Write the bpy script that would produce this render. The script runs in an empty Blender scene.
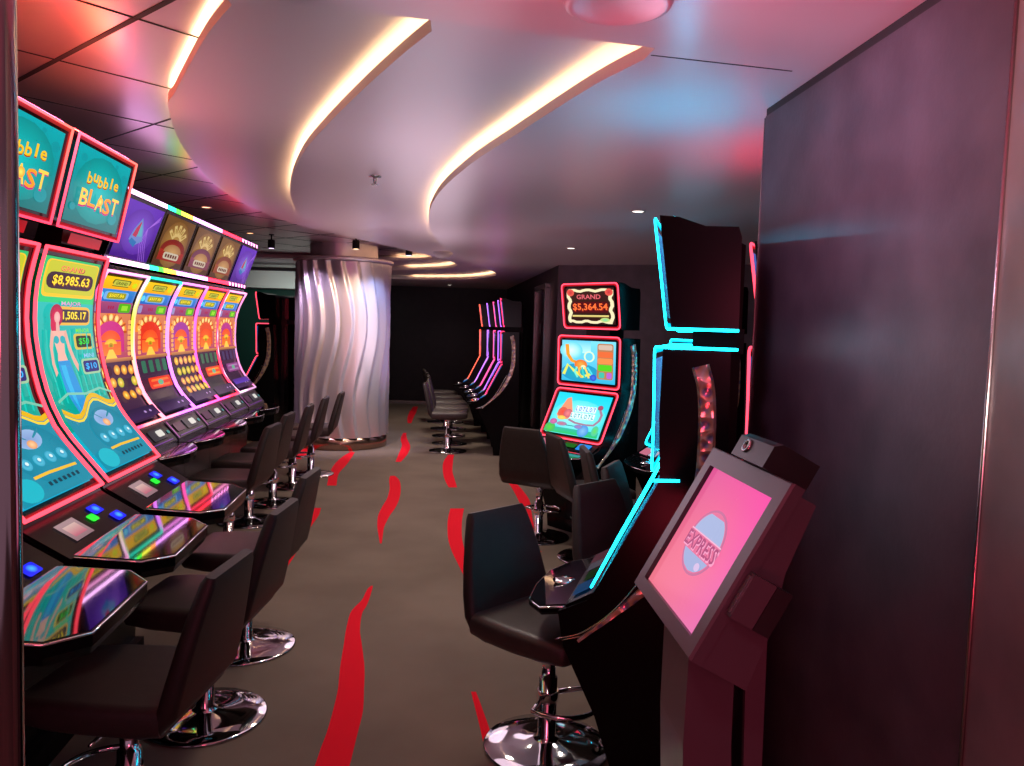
import bpy, bmesh, math, random
from mathutils import Vector, Matrix
from mathutils.geometry import tessellate_polygon
random.seed(7)
sc = bpy.context.scene
col = sc.collection
PI = math.pi
R_ = math.radians

# ------------------------------------------------------------------ camera
FPX = 790.0
H = 1.55
pitch = math.atan(55/790); roll = R_(1.85)
Fv = Vector((0, math.cos(pitch), -math.sin(pitch)))
R0 = Vector((1, 0, 0)); U0 = R0.cross(Fv)
Rv = R0*math.cos(roll) + U0*math.sin(roll); Uv = Rv.cross(Fv)
CAM = Vector((0, 0, H))
def ray(x, y): return Fv + Rv*((x-512)/FPX) - Uv*((y-383)/FPX)
def atz(x, y, z): r = ray(x, y); return CAM + r*((z-H)/r.z)
def aty(x, y, Y): r = ray(x, y); return CAM + r*(Y/r.y)
cd = bpy.data.cameras.new('camera'); cam = bpy.data.objects.new('camera', cd); col.objects.link(cam)
cd.sensor_width = 36; cd.lens = FPX/1024*36; cd.clip_start = .02; cd.clip_end = 100
M = Matrix((Rv, Uv, -Fv)).transposed().to_4x4(); M.translation = CAM
cam.matrix_world = M
sc.camera = cam

# ------------------------------------------------------------------ materials
def lin(c):
    return tuple(((v/12.92) if v <= .04045 else ((v+.055)/1.055)**2.4) for v in c)
def hexc(h):
    return lin((int(h[0:2], 16)/255, int(h[2:4], 16)/255, int(h[4:6], 16)/255))
MAT = {}
def principled(name, base, rough=.5, metal=0, spec=.5, noise=None, bump=None, coat=0):
    m = bpy.data.materials.new(name); m.use_nodes = True
    nt = m.node_tree; b = nt.nodes['Principled BSDF']
    b.inputs['Base Color'].default_value = (*base, 1); b.inputs['Roughness'].default_value = rough
    b.inputs['Metallic'].default_value = metal; b.inputs['Specular IOR Level'].default_value = spec
    b.inputs['Coat Weight'].default_value = coat
    if noise:
        sc_, base2, det = noise
        tc = nt.nodes.new('ShaderNodeTexCoord'); n = nt.nodes.new('ShaderNodeTexNoise')
        n.inputs['Scale'].default_value = sc_; n.inputs['Detail'].default_value = det
        r = nt.nodes.new('ShaderNodeValToRGB')
        r.color_ramp.elements[0].position = .35; r.color_ramp.elements[1].position = .65
        r.color_ramp.elements[0].color = (*base, 1); r.color_ramp.elements[1].color = (*base2, 1)
        nt.links.new(tc.outputs['Object'], n.inputs['Vector']); nt.links.new(n.outputs['Fac'], r.inputs['Fac'])
        nt.links.new(r.outputs['Color'], b.inputs['Base Color'])
    if bump:
        bs, st = bump
        tc = nt.nodes.new('ShaderNodeTexCoord'); n = nt.nodes.new('ShaderNodeTexNoise')
        n.inputs['Scale'].default_value = bs; n.inputs['Detail'].default_value = 4
        bp = nt.nodes.new('ShaderNodeBump'); bp.inputs['Strength'].default_value = st; bp.inputs['Distance'].default_value = .01
        nt.links.new(tc.outputs['Object'], n.inputs['Vector']); nt.links.new(n.outputs['Fac'], bp.inputs['Height'])
        nt.links.new(bp.outputs['Normal'], b.inputs['Normal'])
    MAT[name] = m
    return m
def emissive(name, strength, rough=.5, base=(.01, .01, .01)):
    m = bpy.data.materials.new(name); m.use_nodes = True
    nt = m.node_tree; b = nt.nodes['Principled BSDF']
    b.inputs['Base Color'].default_value = (*base, 1); b.inputs['Roughness'].default_value = rough; b.inputs['Specular IOR Level'].default_value = .03
    a = nt.nodes.new('ShaderNodeAttribute'); a.attribute_name = 'Col'
    nt.links.new(a.outputs['Color'], b.inputs['Emission Color']); b.inputs['Emission Strength'].default_value = strength
    MAT[name] = m
    return m
principled('black_gloss', (.003, .003, .0035), .22, spec=.12)
principled('black_satin', (.004, .0035, .004), .45, spec=.1)
principled('black_mirror', (.004, .004, .005), .05, spec=.9, coat=.6)
principled('chrome', (.8, .8, .82), .08, 1)
principled('base_chrome', (.5, .49, .5), .06, 1)
principled('steel', (.5, .48, .48), .25, 1)
principled('pole_steel', (.42, .40, .38), .10, 1)
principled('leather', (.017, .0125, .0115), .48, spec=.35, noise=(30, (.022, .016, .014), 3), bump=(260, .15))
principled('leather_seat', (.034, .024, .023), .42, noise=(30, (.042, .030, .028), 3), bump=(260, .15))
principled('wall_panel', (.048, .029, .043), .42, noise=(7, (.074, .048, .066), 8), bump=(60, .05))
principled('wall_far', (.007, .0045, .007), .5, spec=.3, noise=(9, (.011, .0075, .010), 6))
principled('wall_green', (.010, .085, .062), .5, noise=(3, (.012, .10, .075), 2))
principled('ceiling_paint', (.66, .58, .62), .33, spec=.5)
principled('ceiling_cove', (.62, .56, .56), .5)
principled('tile_metal', (.66, .50, .52), .28, .7)
principled('seam', (.01, .004, .006), .6)
principled('column_metal', (.72, .68, .70), .33, .75)
principled('bronze', (.34, .22, .16), .22, .9)
principled('white_satin', (.45, .42, .42), .4)
principled('carpet', (.128, .098, .080), .95, spec=.1, noise=(1.6, (.162, .126, .103), 12), bump=(400, .3))
principled('carpet_red', (.62, .006, .02), .95, spec=.1, bump=(400, .3))
principled('kiosk_paint', (.080, .052, .070), .38)
principled('kiosk_dark', (.012, .010, .012), .35)
principled('door_paint', (.05, .035, .05), .4)
principled('edge_trim', (.55, .5, .5), .2, .9)
principled('stone_pilaster', (.16, .12, .125), .35, noise=(5, (.24, .18, .18), 8))
emissive('screen', 1.0, .12)
emissive('glow', 1.0)
# side strip of the cabinets, its coloured reflections painted into the base colour
def painted_reflections():
    m = bpy.data.materials.new('ornament'); m.use_nodes = True
    nt = m.node_tree; b = nt.nodes['Principled BSDF']
    b.inputs['Metallic'].default_value = .55; b.inputs['Roughness'].default_value = .15
    tc = nt.nodes.new('ShaderNodeTexCoord'); v = nt.nodes.new('ShaderNodeTexVoronoi'); v.inputs['Scale'].default_value = 26
    r = nt.nodes.new('ShaderNodeValToRGB'); e = r.color_ramp.elements
    e[0].color = (.9, .25, .25, 1); e[1].color = (.8, .75, .7, 1); e[1].position = .8
    x = e.new(.3); x.color = (.2, .25, .45, 1); x = e.new(.5); x.color = (.75, .5, .3, 1)
    nt.links.new(tc.outputs['Object'], v.inputs['Vector']); nt.links.new(v.outputs['Distance'], r.inputs['Fac'])
    nt.links.new(r.outputs['Color'], b.inputs['Base Color'])
    bp = nt.nodes.new('ShaderNodeBump'); bp.inputs['Strength'].default_value = .7; bp.inputs['Distance'].default_value = .01
    nt.links.new(v.outputs['Distance'], bp.inputs['Height']); nt.links.new(bp.outputs['Normal'], b.inputs['Normal'])
    MAT['ornament'] = m
painted_reflections()

# ------------------------------------------------------------------ mesh builder
class MB:
    def __init__(s): s.v = []; s.f = []; s.m = []; s.sm = []; s.c = []; s.mats = []
    def mi(s, mat):
        if mat not in s.mats: s.mats.append(mat)
        return s.mats.index(mat)
    def add(s, verts, faces, mat, smooth=False, cols=None):
        o = len(s.v); s.v += [tuple(p) for p in verts]
        k = s.mi(mat)
        for f in faces:
            s.f.append([i+o for i in f]); s.m.append(k); s.sm.append(smooth)
            s.c.append([cols[i] for i in f] if cols else [(0, 0, 0)]*len(f))
    def box(s, x0, x1, y0, y1, z0, z1, mat, bev=0):
        if bev:
            b = bev
            s.add_loft([[(x, y, z) for (x, y) in ((x0+i, y0+i), (x1-i, y0+i), (x1-i, y1-i), (x0+i, y1-i))] for z, i in ((z0, b), (z0+b, 0), (z1-b, 0), (z1, b))], mat)
            return
        v = [(x0, y0, z0), (x1, y0, z0), (x1, y1, z0), (x0, y1, z0), (x0, y0, z1), (x1, y0, z1), (x1, y1, z1), (x0, y1, z1)]
        s.add(v, [(0, 3, 2, 1), (4, 5, 6, 7), (0, 1, 5, 4), (1, 2, 6, 5), (2, 3, 7, 6), (3, 0, 4, 7)], mat)
    def obox(s, c, ax, ay, az, mat):     # centre and three half axes
        v = []
        for k in (-1, 1):
            for i, j in ((-1, -1), (1, -1), (1, 1), (-1, 1)):
                v.append(c + ax*i + ay*j + az*k)
        s.add(v, [(0, 3, 2, 1), (4, 5, 6, 7), (0, 1, 5, 4), (1, 2, 6, 5), (2, 3, 7, 6), (3, 0, 4, 7)], mat)
    def add_loft(s, rings, mat, smooth=False, cap=True, closed=True):
        n = len(rings[0]); v = [p for r in rings for p in r]; f = []
        for a in range(len(rings)-1):
            for i in range(n if closed else n-1):
                j = (i+1) % n
                f.append((a*n+i, a*n+j, (a+1)*n+j, (a+1)*n+i))
        s.add(v, f, mat, smooth)
        if cap:
            s.add(rings[0], [tuple(reversed(range(n)))], mat); s.add(rings[-1], [tuple(range(n))], mat)
    def prism_xz(s, poly, y0, y1, mat, smooth=False, bev=0):   # polygon in x-z, pushed along y
        if bev:
            c = Vector((sum(p[0] for p in poly)/len(poly), sum(p[1] for p in poly)/len(poly)))
        s.add_loft([[(x, y0, z) for x, z in poly], [(x, y1, z) for x, z in poly]], mat, smooth, cap=False)
        n = len(poly)
        tri = tessellate_polygon([[Vector((x, z, 0)) for x, z in poly]])
        s.add([(x, y0, z) for x, z in poly], tri, mat); s.add([(x, y1, z) for x, z in poly], [t[::-1] for t in tri], mat)
    def tube(s, pts, r, mat, n=8, closed=False, cols=None, smooth=True, flat=1.0):
        P = [Vector(p) for p in pts]; N = len(P); rings = []
        up = None
        for i in range(N):
            if closed: t = (P[(i+1) % N]-P[i-1])
            else: t = P[min(i+1, N-1)]-P[max(i-1, 0)]
            t = t.normalized() if t.length > 1e-9 else Vector((0, 0, 1))
            if up is None:
                up = Vector((0, 0, 1)) if abs(t.z) < .9 else Vector((1, 0, 0))
            a = (up - t*up.dot(t))
            if a.length < 1e-5: a = t.orthogonal()
            a.normalize(); up = a; b = t.cross(a)
            rr = r[i] if isinstance(r, (list, tuple)) else r
            rings.append([P[i]+(a*math.cos(2*PI*k/n)+b*math.sin(2*PI*k/n)*flat)*rr for k in range(n)])
        v = [p for g in rings for p in g]; f = []
        for i in range(N if closed else N-1):
            j = (i+1) % N
            for k in range(n):
                l = (k+1) % n; f.append((i*n+k, i*n+l, j*n+l, j*n+k))
        if not closed: f += [tuple(reversed(range(n))), tuple(range((N-1)*n, N*n))]
        cc = [c for c in (cols or [(0, 0, 0)]*N) for _ in range(n)]
        s.add(v, f, mat, smooth, cc)
    def lathe(s, prof, mat, n=32, cx=0, cy=0, smooth=True):
        rings = [[(cx+r*math.cos(2*PI*k/n), cy+r*math.sin(2*PI*k/n), z) for k in range(n)] for r, z in prof]
        s.add_loft(rings, mat, smooth, cap=True)
    def build(s, name, parent=None):
        me = bpy.data.meshes.new(name); me.from_pydata(s.v, [], s.f)
        for m in s.mats: me.materials.append(MAT[m])
        me.polygons.foreach_set('material_index', s.m); me.polygons.foreach_set('use_smooth', s.sm)
        if any(n in ('screen', 'glow') for n in s.mats):
            at = me.color_attributes.new('Col', 'FLOAT_COLOR', 'CORNER')
            flat = []
            for cs in s.c:
                for c in cs: flat += [c[0], c[1], c[2], 1.0]
            at.data.foreach_set('color', flat)
        me.update()
        o = bpy.data.objects.new(name, me); col.objects.link(o)
        if parent: o.parent = parent
        return o
def tag(o, label=None, cat=None, group=None, kind=None):
    if label: o['label'] = label
    if cat: o['category'] = cat
    if group: o['group'] = group
    if kind: o['kind'] = kind
    return o
def empty(name, loc=(0, 0, 0), rz=0):
    o = bpy.data.objects.new(name, None); col.objects.link(o); o.location = loc; o.rotation_euler = (0, 0, rz); o.empty_display_size = .1
    return o
def copy_tree(o, parent=None):
    c = o.copy(); col.objects.link(c); c.parent = parent
    for ch in list(KIDS.get(o.name, [])) if False else [x for x in o.children]: copy_tree(ch, c)
    return c
def struct(o): o['kind'] = 'structure'; return o
def catmull(pts, n=8, closed=False):
    P = [Vector(p) for p in pts]; out = []; N = len(P)
    for i in range(N if closed else N-1):
        p0 = P[i-1] if (i > 0 or closed) else P[0]*2-P[1]
        p1 = P[i]; p2 = P[(i+1) % N]; p3 = P[(i+2) % N] if (i+2 < N or closed) else P[-1]*2-P[-2]
        for k in range(n):
            t = k/n
            out.append(.5*((2*p1)+(p2-p0)*t+(2*p0-5*p1+4*p2-p3)*t*t+(3*p1-p0-3*p2+p3)*t**3))
    if not closed: out.append(P[-1])
    return out

# ------------------------------------------------------------------ lettering and screen art
_tx = {}
def text_tris(st):
    if st in _tx: return _tx[st]
    cu = bpy.data.curves.new('t', 'FONT'); cu.body = st; cu.resolution_u = 2; cu.offset = .018
    o = bpy.data.objects.new('t', cu); col.objects.link(o)
    dg = bpy.context.evaluated_depsgraph_get(); me = bpy.data.meshes.new_from_object(o.evaluated_get(dg))
    v = [(p.co.x, p.co.y) for p in me.vertices]; f = [tuple(p.vertices) for p in me.polygons]
    bpy.data.objects.remove(o); bpy.data.curves.remove(cu); bpy.data.meshes.remove(me)
    x0 = min(p[0] for p in v); x1 = max(p[0] for p in v); y0 = min(p[1] for p in v); y1 = max(p[1] for p in v)
    _tx[st] = ([((a-x0)/(x1-x0), (b-y0)/(y1-y0)) for a, b in v], f)
    return _tx[st]
class Surf:
    """a curved rectangle: profile (x,z) from bottom to top, width w, centred on y=0"""
    def __init__(s, prof, w, off=0, inset=0):
        p = [Vector((a, 0, b)) for a, b in prof]
        p = catmull(p, 6) if len(p) > 2 else [p[0].lerp(p[1], i/6) for i in range(7)]
        L = [0]
        for i in range(1, len(p)): L.append(L[-1]+(p[i]-p[i-1]).length)
        s.p = p; s.L = L; s.w = w; s.off = off; s.i = inset; s.h = L[-1]
    def at(s, v):
        d = s.i + v*(s.L[-1]-2*s.i)
        i = 1
        while i < len(s.L)-1 and s.L[i] < d: i += 1
        t = (d-s.L[i-1])/(s.L[i]-s.L[i-1])
        P = s.p[i-1].lerp(s.p[i], t)
        def tg(k): return (s.p[min(k+1, len(s.p)-1)]-s.p[max(k-1, 0)]).normalized()
        T = tg(i-1).lerp(tg(i), min(1, max(0, t))).normalized()
        return P, Vector((T.z, 0, -T.x))
    def __call__(s, u, v, o=0):
        P, n = s.at(v)
        q = P + n*(s.off+o)
        return Vector((q.x, (u-.5)*(s.w-2*s.i), q.z))
class Art:
    def __init__(s, surf, mb, gain=1.0, lift=.0004): s.S = surf; s.mb = mb; s.o = 0; s.g = gain; s.lift = lift
    def C(s, h): c = hexc(h) if isinstance(h, str) else h; return tuple(x*s.g for x in c)
    def up(s): s.o += s.lift
    def tris(s, P, T, C):
        # split until no triangle spans much of the curved screen
        st = [tuple((P[i], C[i]) for i in t) for t in T]; out = []
        while st:
            t = st.pop(); e = [abs(t[i][0][1]-t[(i+1) % 3][0][1]) for i in range(3)]; k = e.index(max(e))
            if e[k] > .05 and len(out) < 4000:
                a, b, c = t[k], t[(k+1) % 3], t[(k+2) % 3]
                m = (((a[0][0]+b[0][0])/2, (a[0][1]+b[0][1])/2), tuple((x+y)/2 for x, y in zip(a[1], b[1])))
                st += [(a, m, c), (m, b, c)]
            else: out.append(t)
        v = [s.S(p[0], p[1], s.o) for t in out for p, _ in t]; c = [q for t in out for _, q in t]
        s.mb.add(v, [(3*i, 3*i+1, 3*i+2) for i in range(len(out))], 'screen', False, c); s.up()
    def rect(s, u0, v0, u1, v1, c, c2=None, nv=None):
        nv = nv or max(1, int(abs(v1-v0)*16)); a = s.C(c); b = s.C(c2) if c2 else a
        v = []; cc = []
        for j in range(nv+1):
            t = j/nv; q = tuple(a[k]*(1-t)+b[k]*t for k in range(3))
            for u in (u0, u1): v.append(s.S(u, v0+(v1-v0)*t, s.o)); cc.append(q)
        s.mb.add(v, [(2*j, 2*j+1, 2*j+3, 2*j+2) for j in range(nv)], 'screen', False, cc); s.up()
    def poly(s, pts, c, c2=None):
        a = s.C(c); tri = tessellate_polygon([[Vector((p[0], p[1], 0)) for p in pts]])
        s.tris(pts, tri, [a]*len(pts))
    def ell(s, cu, cv, ru, rv, c, c2=None, n=18, a0=0, a1=2*PI):
        a = s.C(c); b = s.C(c2) if c2 else a
        pts = [(cu, cv)]+[(cu+ru*math.cos(a0+(a1-a0)*k/n), cv+rv*math.sin(a0+(a1-a0)*k/n)) for k in range(n+1)]
        s.tris(pts, [(0, k, k+1) for k in range(1, n+1)], [a]+[b]*(n+1))
    def rrect(s, u0, v0, u1, v1, c, ru=.03, rv=.02):
        pts = []
        for (x, y, q) in ((u1-ru, v1-rv, 0), (u0+ru, v1-rv, 1), (u0+ru, v0+rv, 2), (u1-ru, v0+rv, 3)):
            for k in range(4): a = q*PI/2+k*PI/6; pts.append((x+ru*math.cos(a), y+rv*math.sin(a)))
        s.poly(pts, c)
    def line(s, pts, wu, c, wv=None):
        wv = wv or wu; a = s.C(c); v = []; f = []
        for i, p in enumerate(pts):
            q0 = pts[max(i-1, 0)]; q1 = pts[min(i+1, len(pts)-1)]
            d = Vector((q1[0]-q0[0], q1[1]-q0[1])); d = d.normalized() if d.length else Vector((1, 0))
            v += [s.S(p[0]-d.y*wu, p[1]+d.x*wv, s.o), s.S(p[0]+d.y*wu, p[1]-d.x*wv, s.o)]
        for i in range(len(pts)-1): f.append((2*i, 2*i+1, 2*i+3, 2*i+2))
        s.mb.add(v, f, 'screen', False, [a]*len(v)); s.up()
    def text(s, st, cu, cv, w, h, c, shadow=None, slant=0):
        if shadow: s.text(st, cu+w*.02, cv-h*.08, w*1.03, h*1.05, shadow, slant=slant)
        v, f = text_tris(st); a = s.C(c)
        P = [(cu+(x-.5)*w, cv+(y-.5)*h+(x-.5)*slant) for x, y in v]; s.tris(P, [t for q in f for t in [(q[0], q[i], q[i+1]) for i in range(1, len(q)-1)]], [a]*len(P))

def art_mermaid(A, amt1='$8,985.63', amt2='$1,505.17'):
    A.rect(0, 0, 1, .22, '1098b8', '12a0b0'); A.o = 0
    A.rect(0, .22, 1, .8, '08907c', '10b0a8'); A.o = 0
    A.rect(0, .8, 1, 1, '10c070', '10b060'); A.up()
    A.rrect(.05, .825, .99, .99, 'e8b818', .06, .02); A.rrect(.08, .84, .97, .985, 'b8b820', .05, .02)
    A.rrect(.1, .862, .93, .937, '2a0c20', .1, .03)
    A.text('GRAND', .5, .956, .42, .024, 'f08850', '803018'); A.text(amt1, .52, .90, .66, .05, 'ffd820', '804008')
    A.rrect(.22, .70, .92, .785, 'e8a838', .08, .02); A.rrect(.26, .712, .90, .772, '302838', .05, .015)
    A.text('MAJOR', .56, .796, .36, .024, 'c8a0c0', '604070'); A.text(amt2, .58, .742, .52, .042, 'ffe030', '805010')
    # glow bands in the sea
    for k in range(9):
        u = .1+.1*k; A.line([(u, .35), (u+.03, .45), (u-.02, .55), (u+.02, .68)], .012, '10b8a8')
    A.rrect(.56, .585, .93, .66, 'c8b040', .04, .015); A.rrect(.60, .595, .89, .65, '082808', .03, .01)
    A.text('MINOR', .74, .675, .26, .02, '70d020'); A.text('$50', .745, .622, .2, .034, '18d028')
    A.rrect(.62, .465, .97, .54, '90b890', .04, .015); A.rrect(.65, .475, .94, .53, '101868', .03, .01)
    A.text('MINI', .79, .555, .2, .02, '80b0d8'); A.text('$10', .795, .502, .22, .034, '28a8f0')
    # mermaid figure
    A.ell(.27, .745, .11, .05, 'd01848', '98103c'); A.ell(.24, .70, .075, .06, 'c01444')
    A.ell(.275, .735, .05, .026, 'e8b0a8', 'd89898'); A.poly([(.25, .715), (.30, .715), (.31, .67), (.245, .67)], 'd8a098')
    A.poly([(.17, .675), (.40, .675), (.36, .62), (.345, .575), (.38, .53), (.20, .53), (.225, .575), (.2, .62)], 'e0a898')
    A.line([(.18, .67), (.13, .60), (.12, .53), (.14, .48)], .022, 'd8a090'); A.line([(.39, .67), (.43, .60), (.48, .54), (.53, .50)], .022, 'd8a090')
    A.ell(.23, .635, .045, .018, '10a0a8'); A.ell(.335, .635, .045, .018, '10a0a8')
    A.poly([(.19, .54), (.39, .54), (.45, .44), (.47, .36), (.42, .30), (.36, .24), (.28, .22), (.26, .30), (.2, .40)], '1088c8')
    A.poly([(.22, .52), (.31, .52), (.33, .40), (.31, .30), (.27, .36)], '20a8d8')
    # wave and lower pool
    w = [(u/12, .30+.035*math.sin(u*.75+2.6)+.004*u) for u in range(13)]
    A.poly([(0, 0)]+[(1, 0)]+[(a, b-.01) for a, b in reversed(w)], '188098')
    A.line(w, .012, 'd8a818'); A.line([(a, b-.022) for a, b in w], .006, 'e8c838')
    A.line([(0, .36), (.2, .39), (.5, .375), (.8, .39), (1, .36)], .006, '70b8a0')
    A.ell(.62, .17, .36, .13, '2088a0', '107890'); A.ell(.6, .24, .17, .045, '7890c0', '88a8d0'); A.ell(.6, .215, .06, .02, 'e8c090', 'd89060')
    for k in range(4):
        A.ell(.36+.16*k, .145, .062, .026, '68c0d0', '3098b8'); A.ell(.36+.16*k, .145, .04, .016, '2878a8', '48b0c8')
        A.ell(.37+.16*k, .148, .02, .008, 'c8e0e0')
    A.line([(.3, .085), (.5, .088), (.9, .083)], .006, 'e0b030')
    A.ell(.15, .05, .15, .05, '18a8b8'); [A.rrect(.40+.065*k, .036, .44+.065*k, .054, '0a3848', .008, .004) for k in range(7)]

def art_bubble_top(A):
    A.rect(0, 0, 1, 1, '0a6f70', '0aa0a8'); A.ell(.5, .5, .45, .45, '12b8b8', '0c8888')
    for (u, v, r) in ((.12, .85, .05), (.85, .2, .09), (.9, .8, .06), (.1, .2, .05), (.7, .92, .03)):
        A.ell(u, v, r, r, '38c0c8', '0c8890'); A.ell(u, v, r*.8, r*.8, '0c9098')
    # lettering, each letter placed on its own bouncing line
    for k, ch in enumerate('bubble'):
        A.text(ch, .27+.095*k, .63+.018*math.sin(k*2)+.005*k, .03 if ch == 'l' else .085, .15 if ch in 'bl' else .11, 'f8c020', 'a03808')
    for k, ch in enumerate('BLAST'):
        A.text(ch, .22+.14*k, .36+.02*math.sin(k*1.7), .135, .22, 'ff9a28' if k % 2 else 'ffd050', 'c02878')
    A.ell(.50, .37, .05, .06, 'ffe868', 'f8a030')

def art_fan(A, kind):
    dark = ['38203c', '241c2c', '281c38', '1c2c24', '180c24'][kind]
    A.rect(0, 0, 1, .44, dark, '40203c'); A.o = 0
    A.rect(0, .44, 1, .83, 'c86030', 'b83c58'); A.o = 0
    A.rect(0, .83, 1, .915, '2060b8', '3080c8'); A.o = 0
    A.rect(0, .915, 1, 1, 'f0a010', 'f0c010'); A.up()
    A.rrect(.25, .935, .72, .985, '586018', .04, .012); A.rrect(.28, .941, .69, .979, 'b8b840', .03, .01); A.text('GRAND', .485, .96, .3, .022, '404810')
    A.ell(.85, .955, .07, .02, 'c8d010'); A.rrect(.17, .845, .80, .9, '70a8e0', .05, .015); A.rrect(.24, .85, .74, .895, '90902c', .05, .012)
    A.text('$507.86', .49, .873, .4, .026, 'ffe030', '405008'); A.ell(.09, .873, .06, .022, '58c8e8')
    A.rect(0, .755, 1, .83, '803868', 'a04870'); A.rrect(.18, .765, .56, .822, 'e0c0c8', .04, .012); [A.rrect(.24+.055*k, .783, .275+.055*k, .805, 'a02048', .008, .004) for k in range(5)]
    A.rrect(.62, .762, .95, .824, '50a818', .04, .012); A.rect(.7, .775, .87, .81, '90d030'); A.rrect(.02, .765, .14, .822, '9088b8', .03, .012)
    A.rect(.0, .46, 1, .755, 'a84060', 'd07848')
    mid = ['c02878', 'd83018', '983090', 'd84820', 'b03080'][kind]
    A.ell(.45, .63, .46, .125, 'ffb048', 'f07828', a0=0, a1=PI)
    for k in range(7):
        a = PI*(k+.5)/7; A.ell(.45+.36*math.cos(a), .635+.095*math.sin(a), .05, .022, 'ffe0a0', 'ffc060')
        a = PI*(k)/7; A.line([(.45+.26*math.cos(a), .632+.068*math.sin(a)), (.45+.46*math.cos(a), .632+.123*math.sin(a))], .008, 'b04818')
    A.ell(.45, .605, .36, .10, mid, mid, a0=0, a1=PI); A.rect(.09, .50, .81, .606, mid, mid)
    A.ell(.45, .57, .27, .075, 'f06828', 'e84818', a0=0, a1=PI); A.rect(.18, .48, .72, .571, 'f07828', 'e85820')
    A.ell(.45, .545, .17, .045, 'ffd838', 'f8a028'); A.ell(.45, .545, .07, .02, '806010', 'd0a010'); A.poly([(.3, .46), (.6, .46), (.5, .52), (.4, .52)], 'ffc048')
    for u in (.04, .88):
        for k in range(7): A.rrect(u, .47+.036*k, u+.09, .498+.036*k, 'e8a058', .02, .006)
    A.rect(0, .435, 1, .46, '905838', 'c88048')
    if kind in (0, 2):
        for j in range(4 if kind == 2 else 3):
            for k in range(5):
                if kind == 0 and random.random() < .2: continue
                u = .13+.185*k; v = .385-.088*j + (0 if kind == 2 else random.uniform(-.015, .015))
                A.ell(u, v, .08, .034, 'f8d048', random.choice(['c87020', 'a0a028', 'd08830', 'c86860'])); A.ell(u, v, .035, .016, 'ffe888', 'e8a828')
    else:
        for k in range(4): A.rrect(.06+.23*k, .33, .2+.23*k, .42, ['485870', '306850', '305040', '386048', '403058'][kind], .02, .01)
        A.rrect(.14, .20, .90, .29, ['', 'd83018', '', 'e04020', '803878'][kind], .04, .02); A.rrect(.22, .215, .82, .275, ['', 'f07030', '', 'f09030', 'a070a0'][kind], .04, .02)
        A.ell(.52, .245, .09, .022, '70b048', '50a0a0')
    A.rect(0, 0, 1, .09, '38204c', '281838')
    for k in range(5): A.ell(.2+.15*k, .045, .03, .010, 'a888c0')
    if kind == 4: A.rect(.03, .05, .97, .11, '5030a8', '482080')

def art_logo_purple(A):
    A.rect(0, 0, 1, 1, '4a1890', '6a30c8'); A.ell(.5, .5, .42, .42, '8858e8', '6028b0')
    for k in range(4):
        A.line([(.75+.05*k, 0), (.62+.05*k, .3), (.7, .6), (.95, .8+.03*k)], .006, 'b070f0')
    A.poly([(.30, .34), (.5, .26), (.66, .36), (.60, .55), (.48, .76), (.36, .55)], '7090d8')
    A.poly([(.36, .42), (.46, .40), (.52, .56), (.48, .70), (.40, .56)], 'c83058'); A.poly([(.48, .42), (.6, .44), (.56, .56), (.49, .66)], '60b8d0')
    A.poly([(.32, .30), (.48, .22), (.52, .32), (.36, .38)], '1878c0')

def art_top_fan(A, k):
    A.rect(0, 0, 1, 1, '503018', '7a5020')
    A.ell(.5, .47, .44, .48, 'c8984c', '8a5c28')
    for i in range(5):
        a = PI*(.2+.15*i); A.line([(.5+.14*math.cos(a), .5+.14*math.sin(a)), (.5+.36*math.cos(a), .5+.38*math.sin(a))], .04, 'e0c078')
        A.line([(.5+.2*math.cos(a), .5+.22*math.sin(a)), (.5+.3*math.cos(a), .5+.32*math.sin(a))], .018, 'b08840')
    A.ell(.5, .33, .42, .25, ['b02818', '90405c', 'a04828'][k], ['802010', '6a2c48', '783018'][k], a0=0, a1=PI); A.rect(.08, .12, .92, .335, ['a02418', '803850', '984020'][k], ['b02818', '90405c', 'a04828'][k])
    A.ell(.5, .3, .3, .17, 'd8a868', 'b07848', a0=0, a1=PI); A.rrect(.24, .16, .76, .30, 'd8c8b0', .06, .04); [A.rrect(.3+.083*k, .195, .36+.083*k, .265, '703020', .012, .012) for k in range(5)]

def art_grand(A):
    A.rect(0, 0, 1, 1, '2c1410', '3a1c18')
    w = []
    n = 64
    for i in range(n+1):
        t = i/n*4
        if t < 1: p = (t, 0); nrm = (0, 1)
        elif t < 2: p = (1, t-1); nrm = (-1, 0)
        elif t < 3: p = (3-t, 1); nrm = (0, -1)
        else: p = (0, 4-t); nrm = (1, 0)
        d = .06+.03*math.sin(i*1.2); w.append((min(.95, max(.05, p[0]+nrm[0]*d)), min(.95, max(.05, p[1]+nrm[1]*d))))
    A.line(w, .035, 'e8dcb0')
    for u, v in ((.1, .88), (.9, .88)): A.ell(u, v, .08, .1, 'b83038', 'e05848')
    A.rrect(.13, .32, .87, .62, '4c0c14', .03, .05); A.text('GRAND', .48, .76, .5, .13, 'd86068', '501018')
    A.text('$5,364.54', .5, .47, .72, .22, 'ff7038', '902010'); A.rect(.12, .2, .88, .25, 'c8b060', 'e0d080'); A.ell(.8, .12, .1, .06, '68c8a0', 'c0d070')

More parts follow.
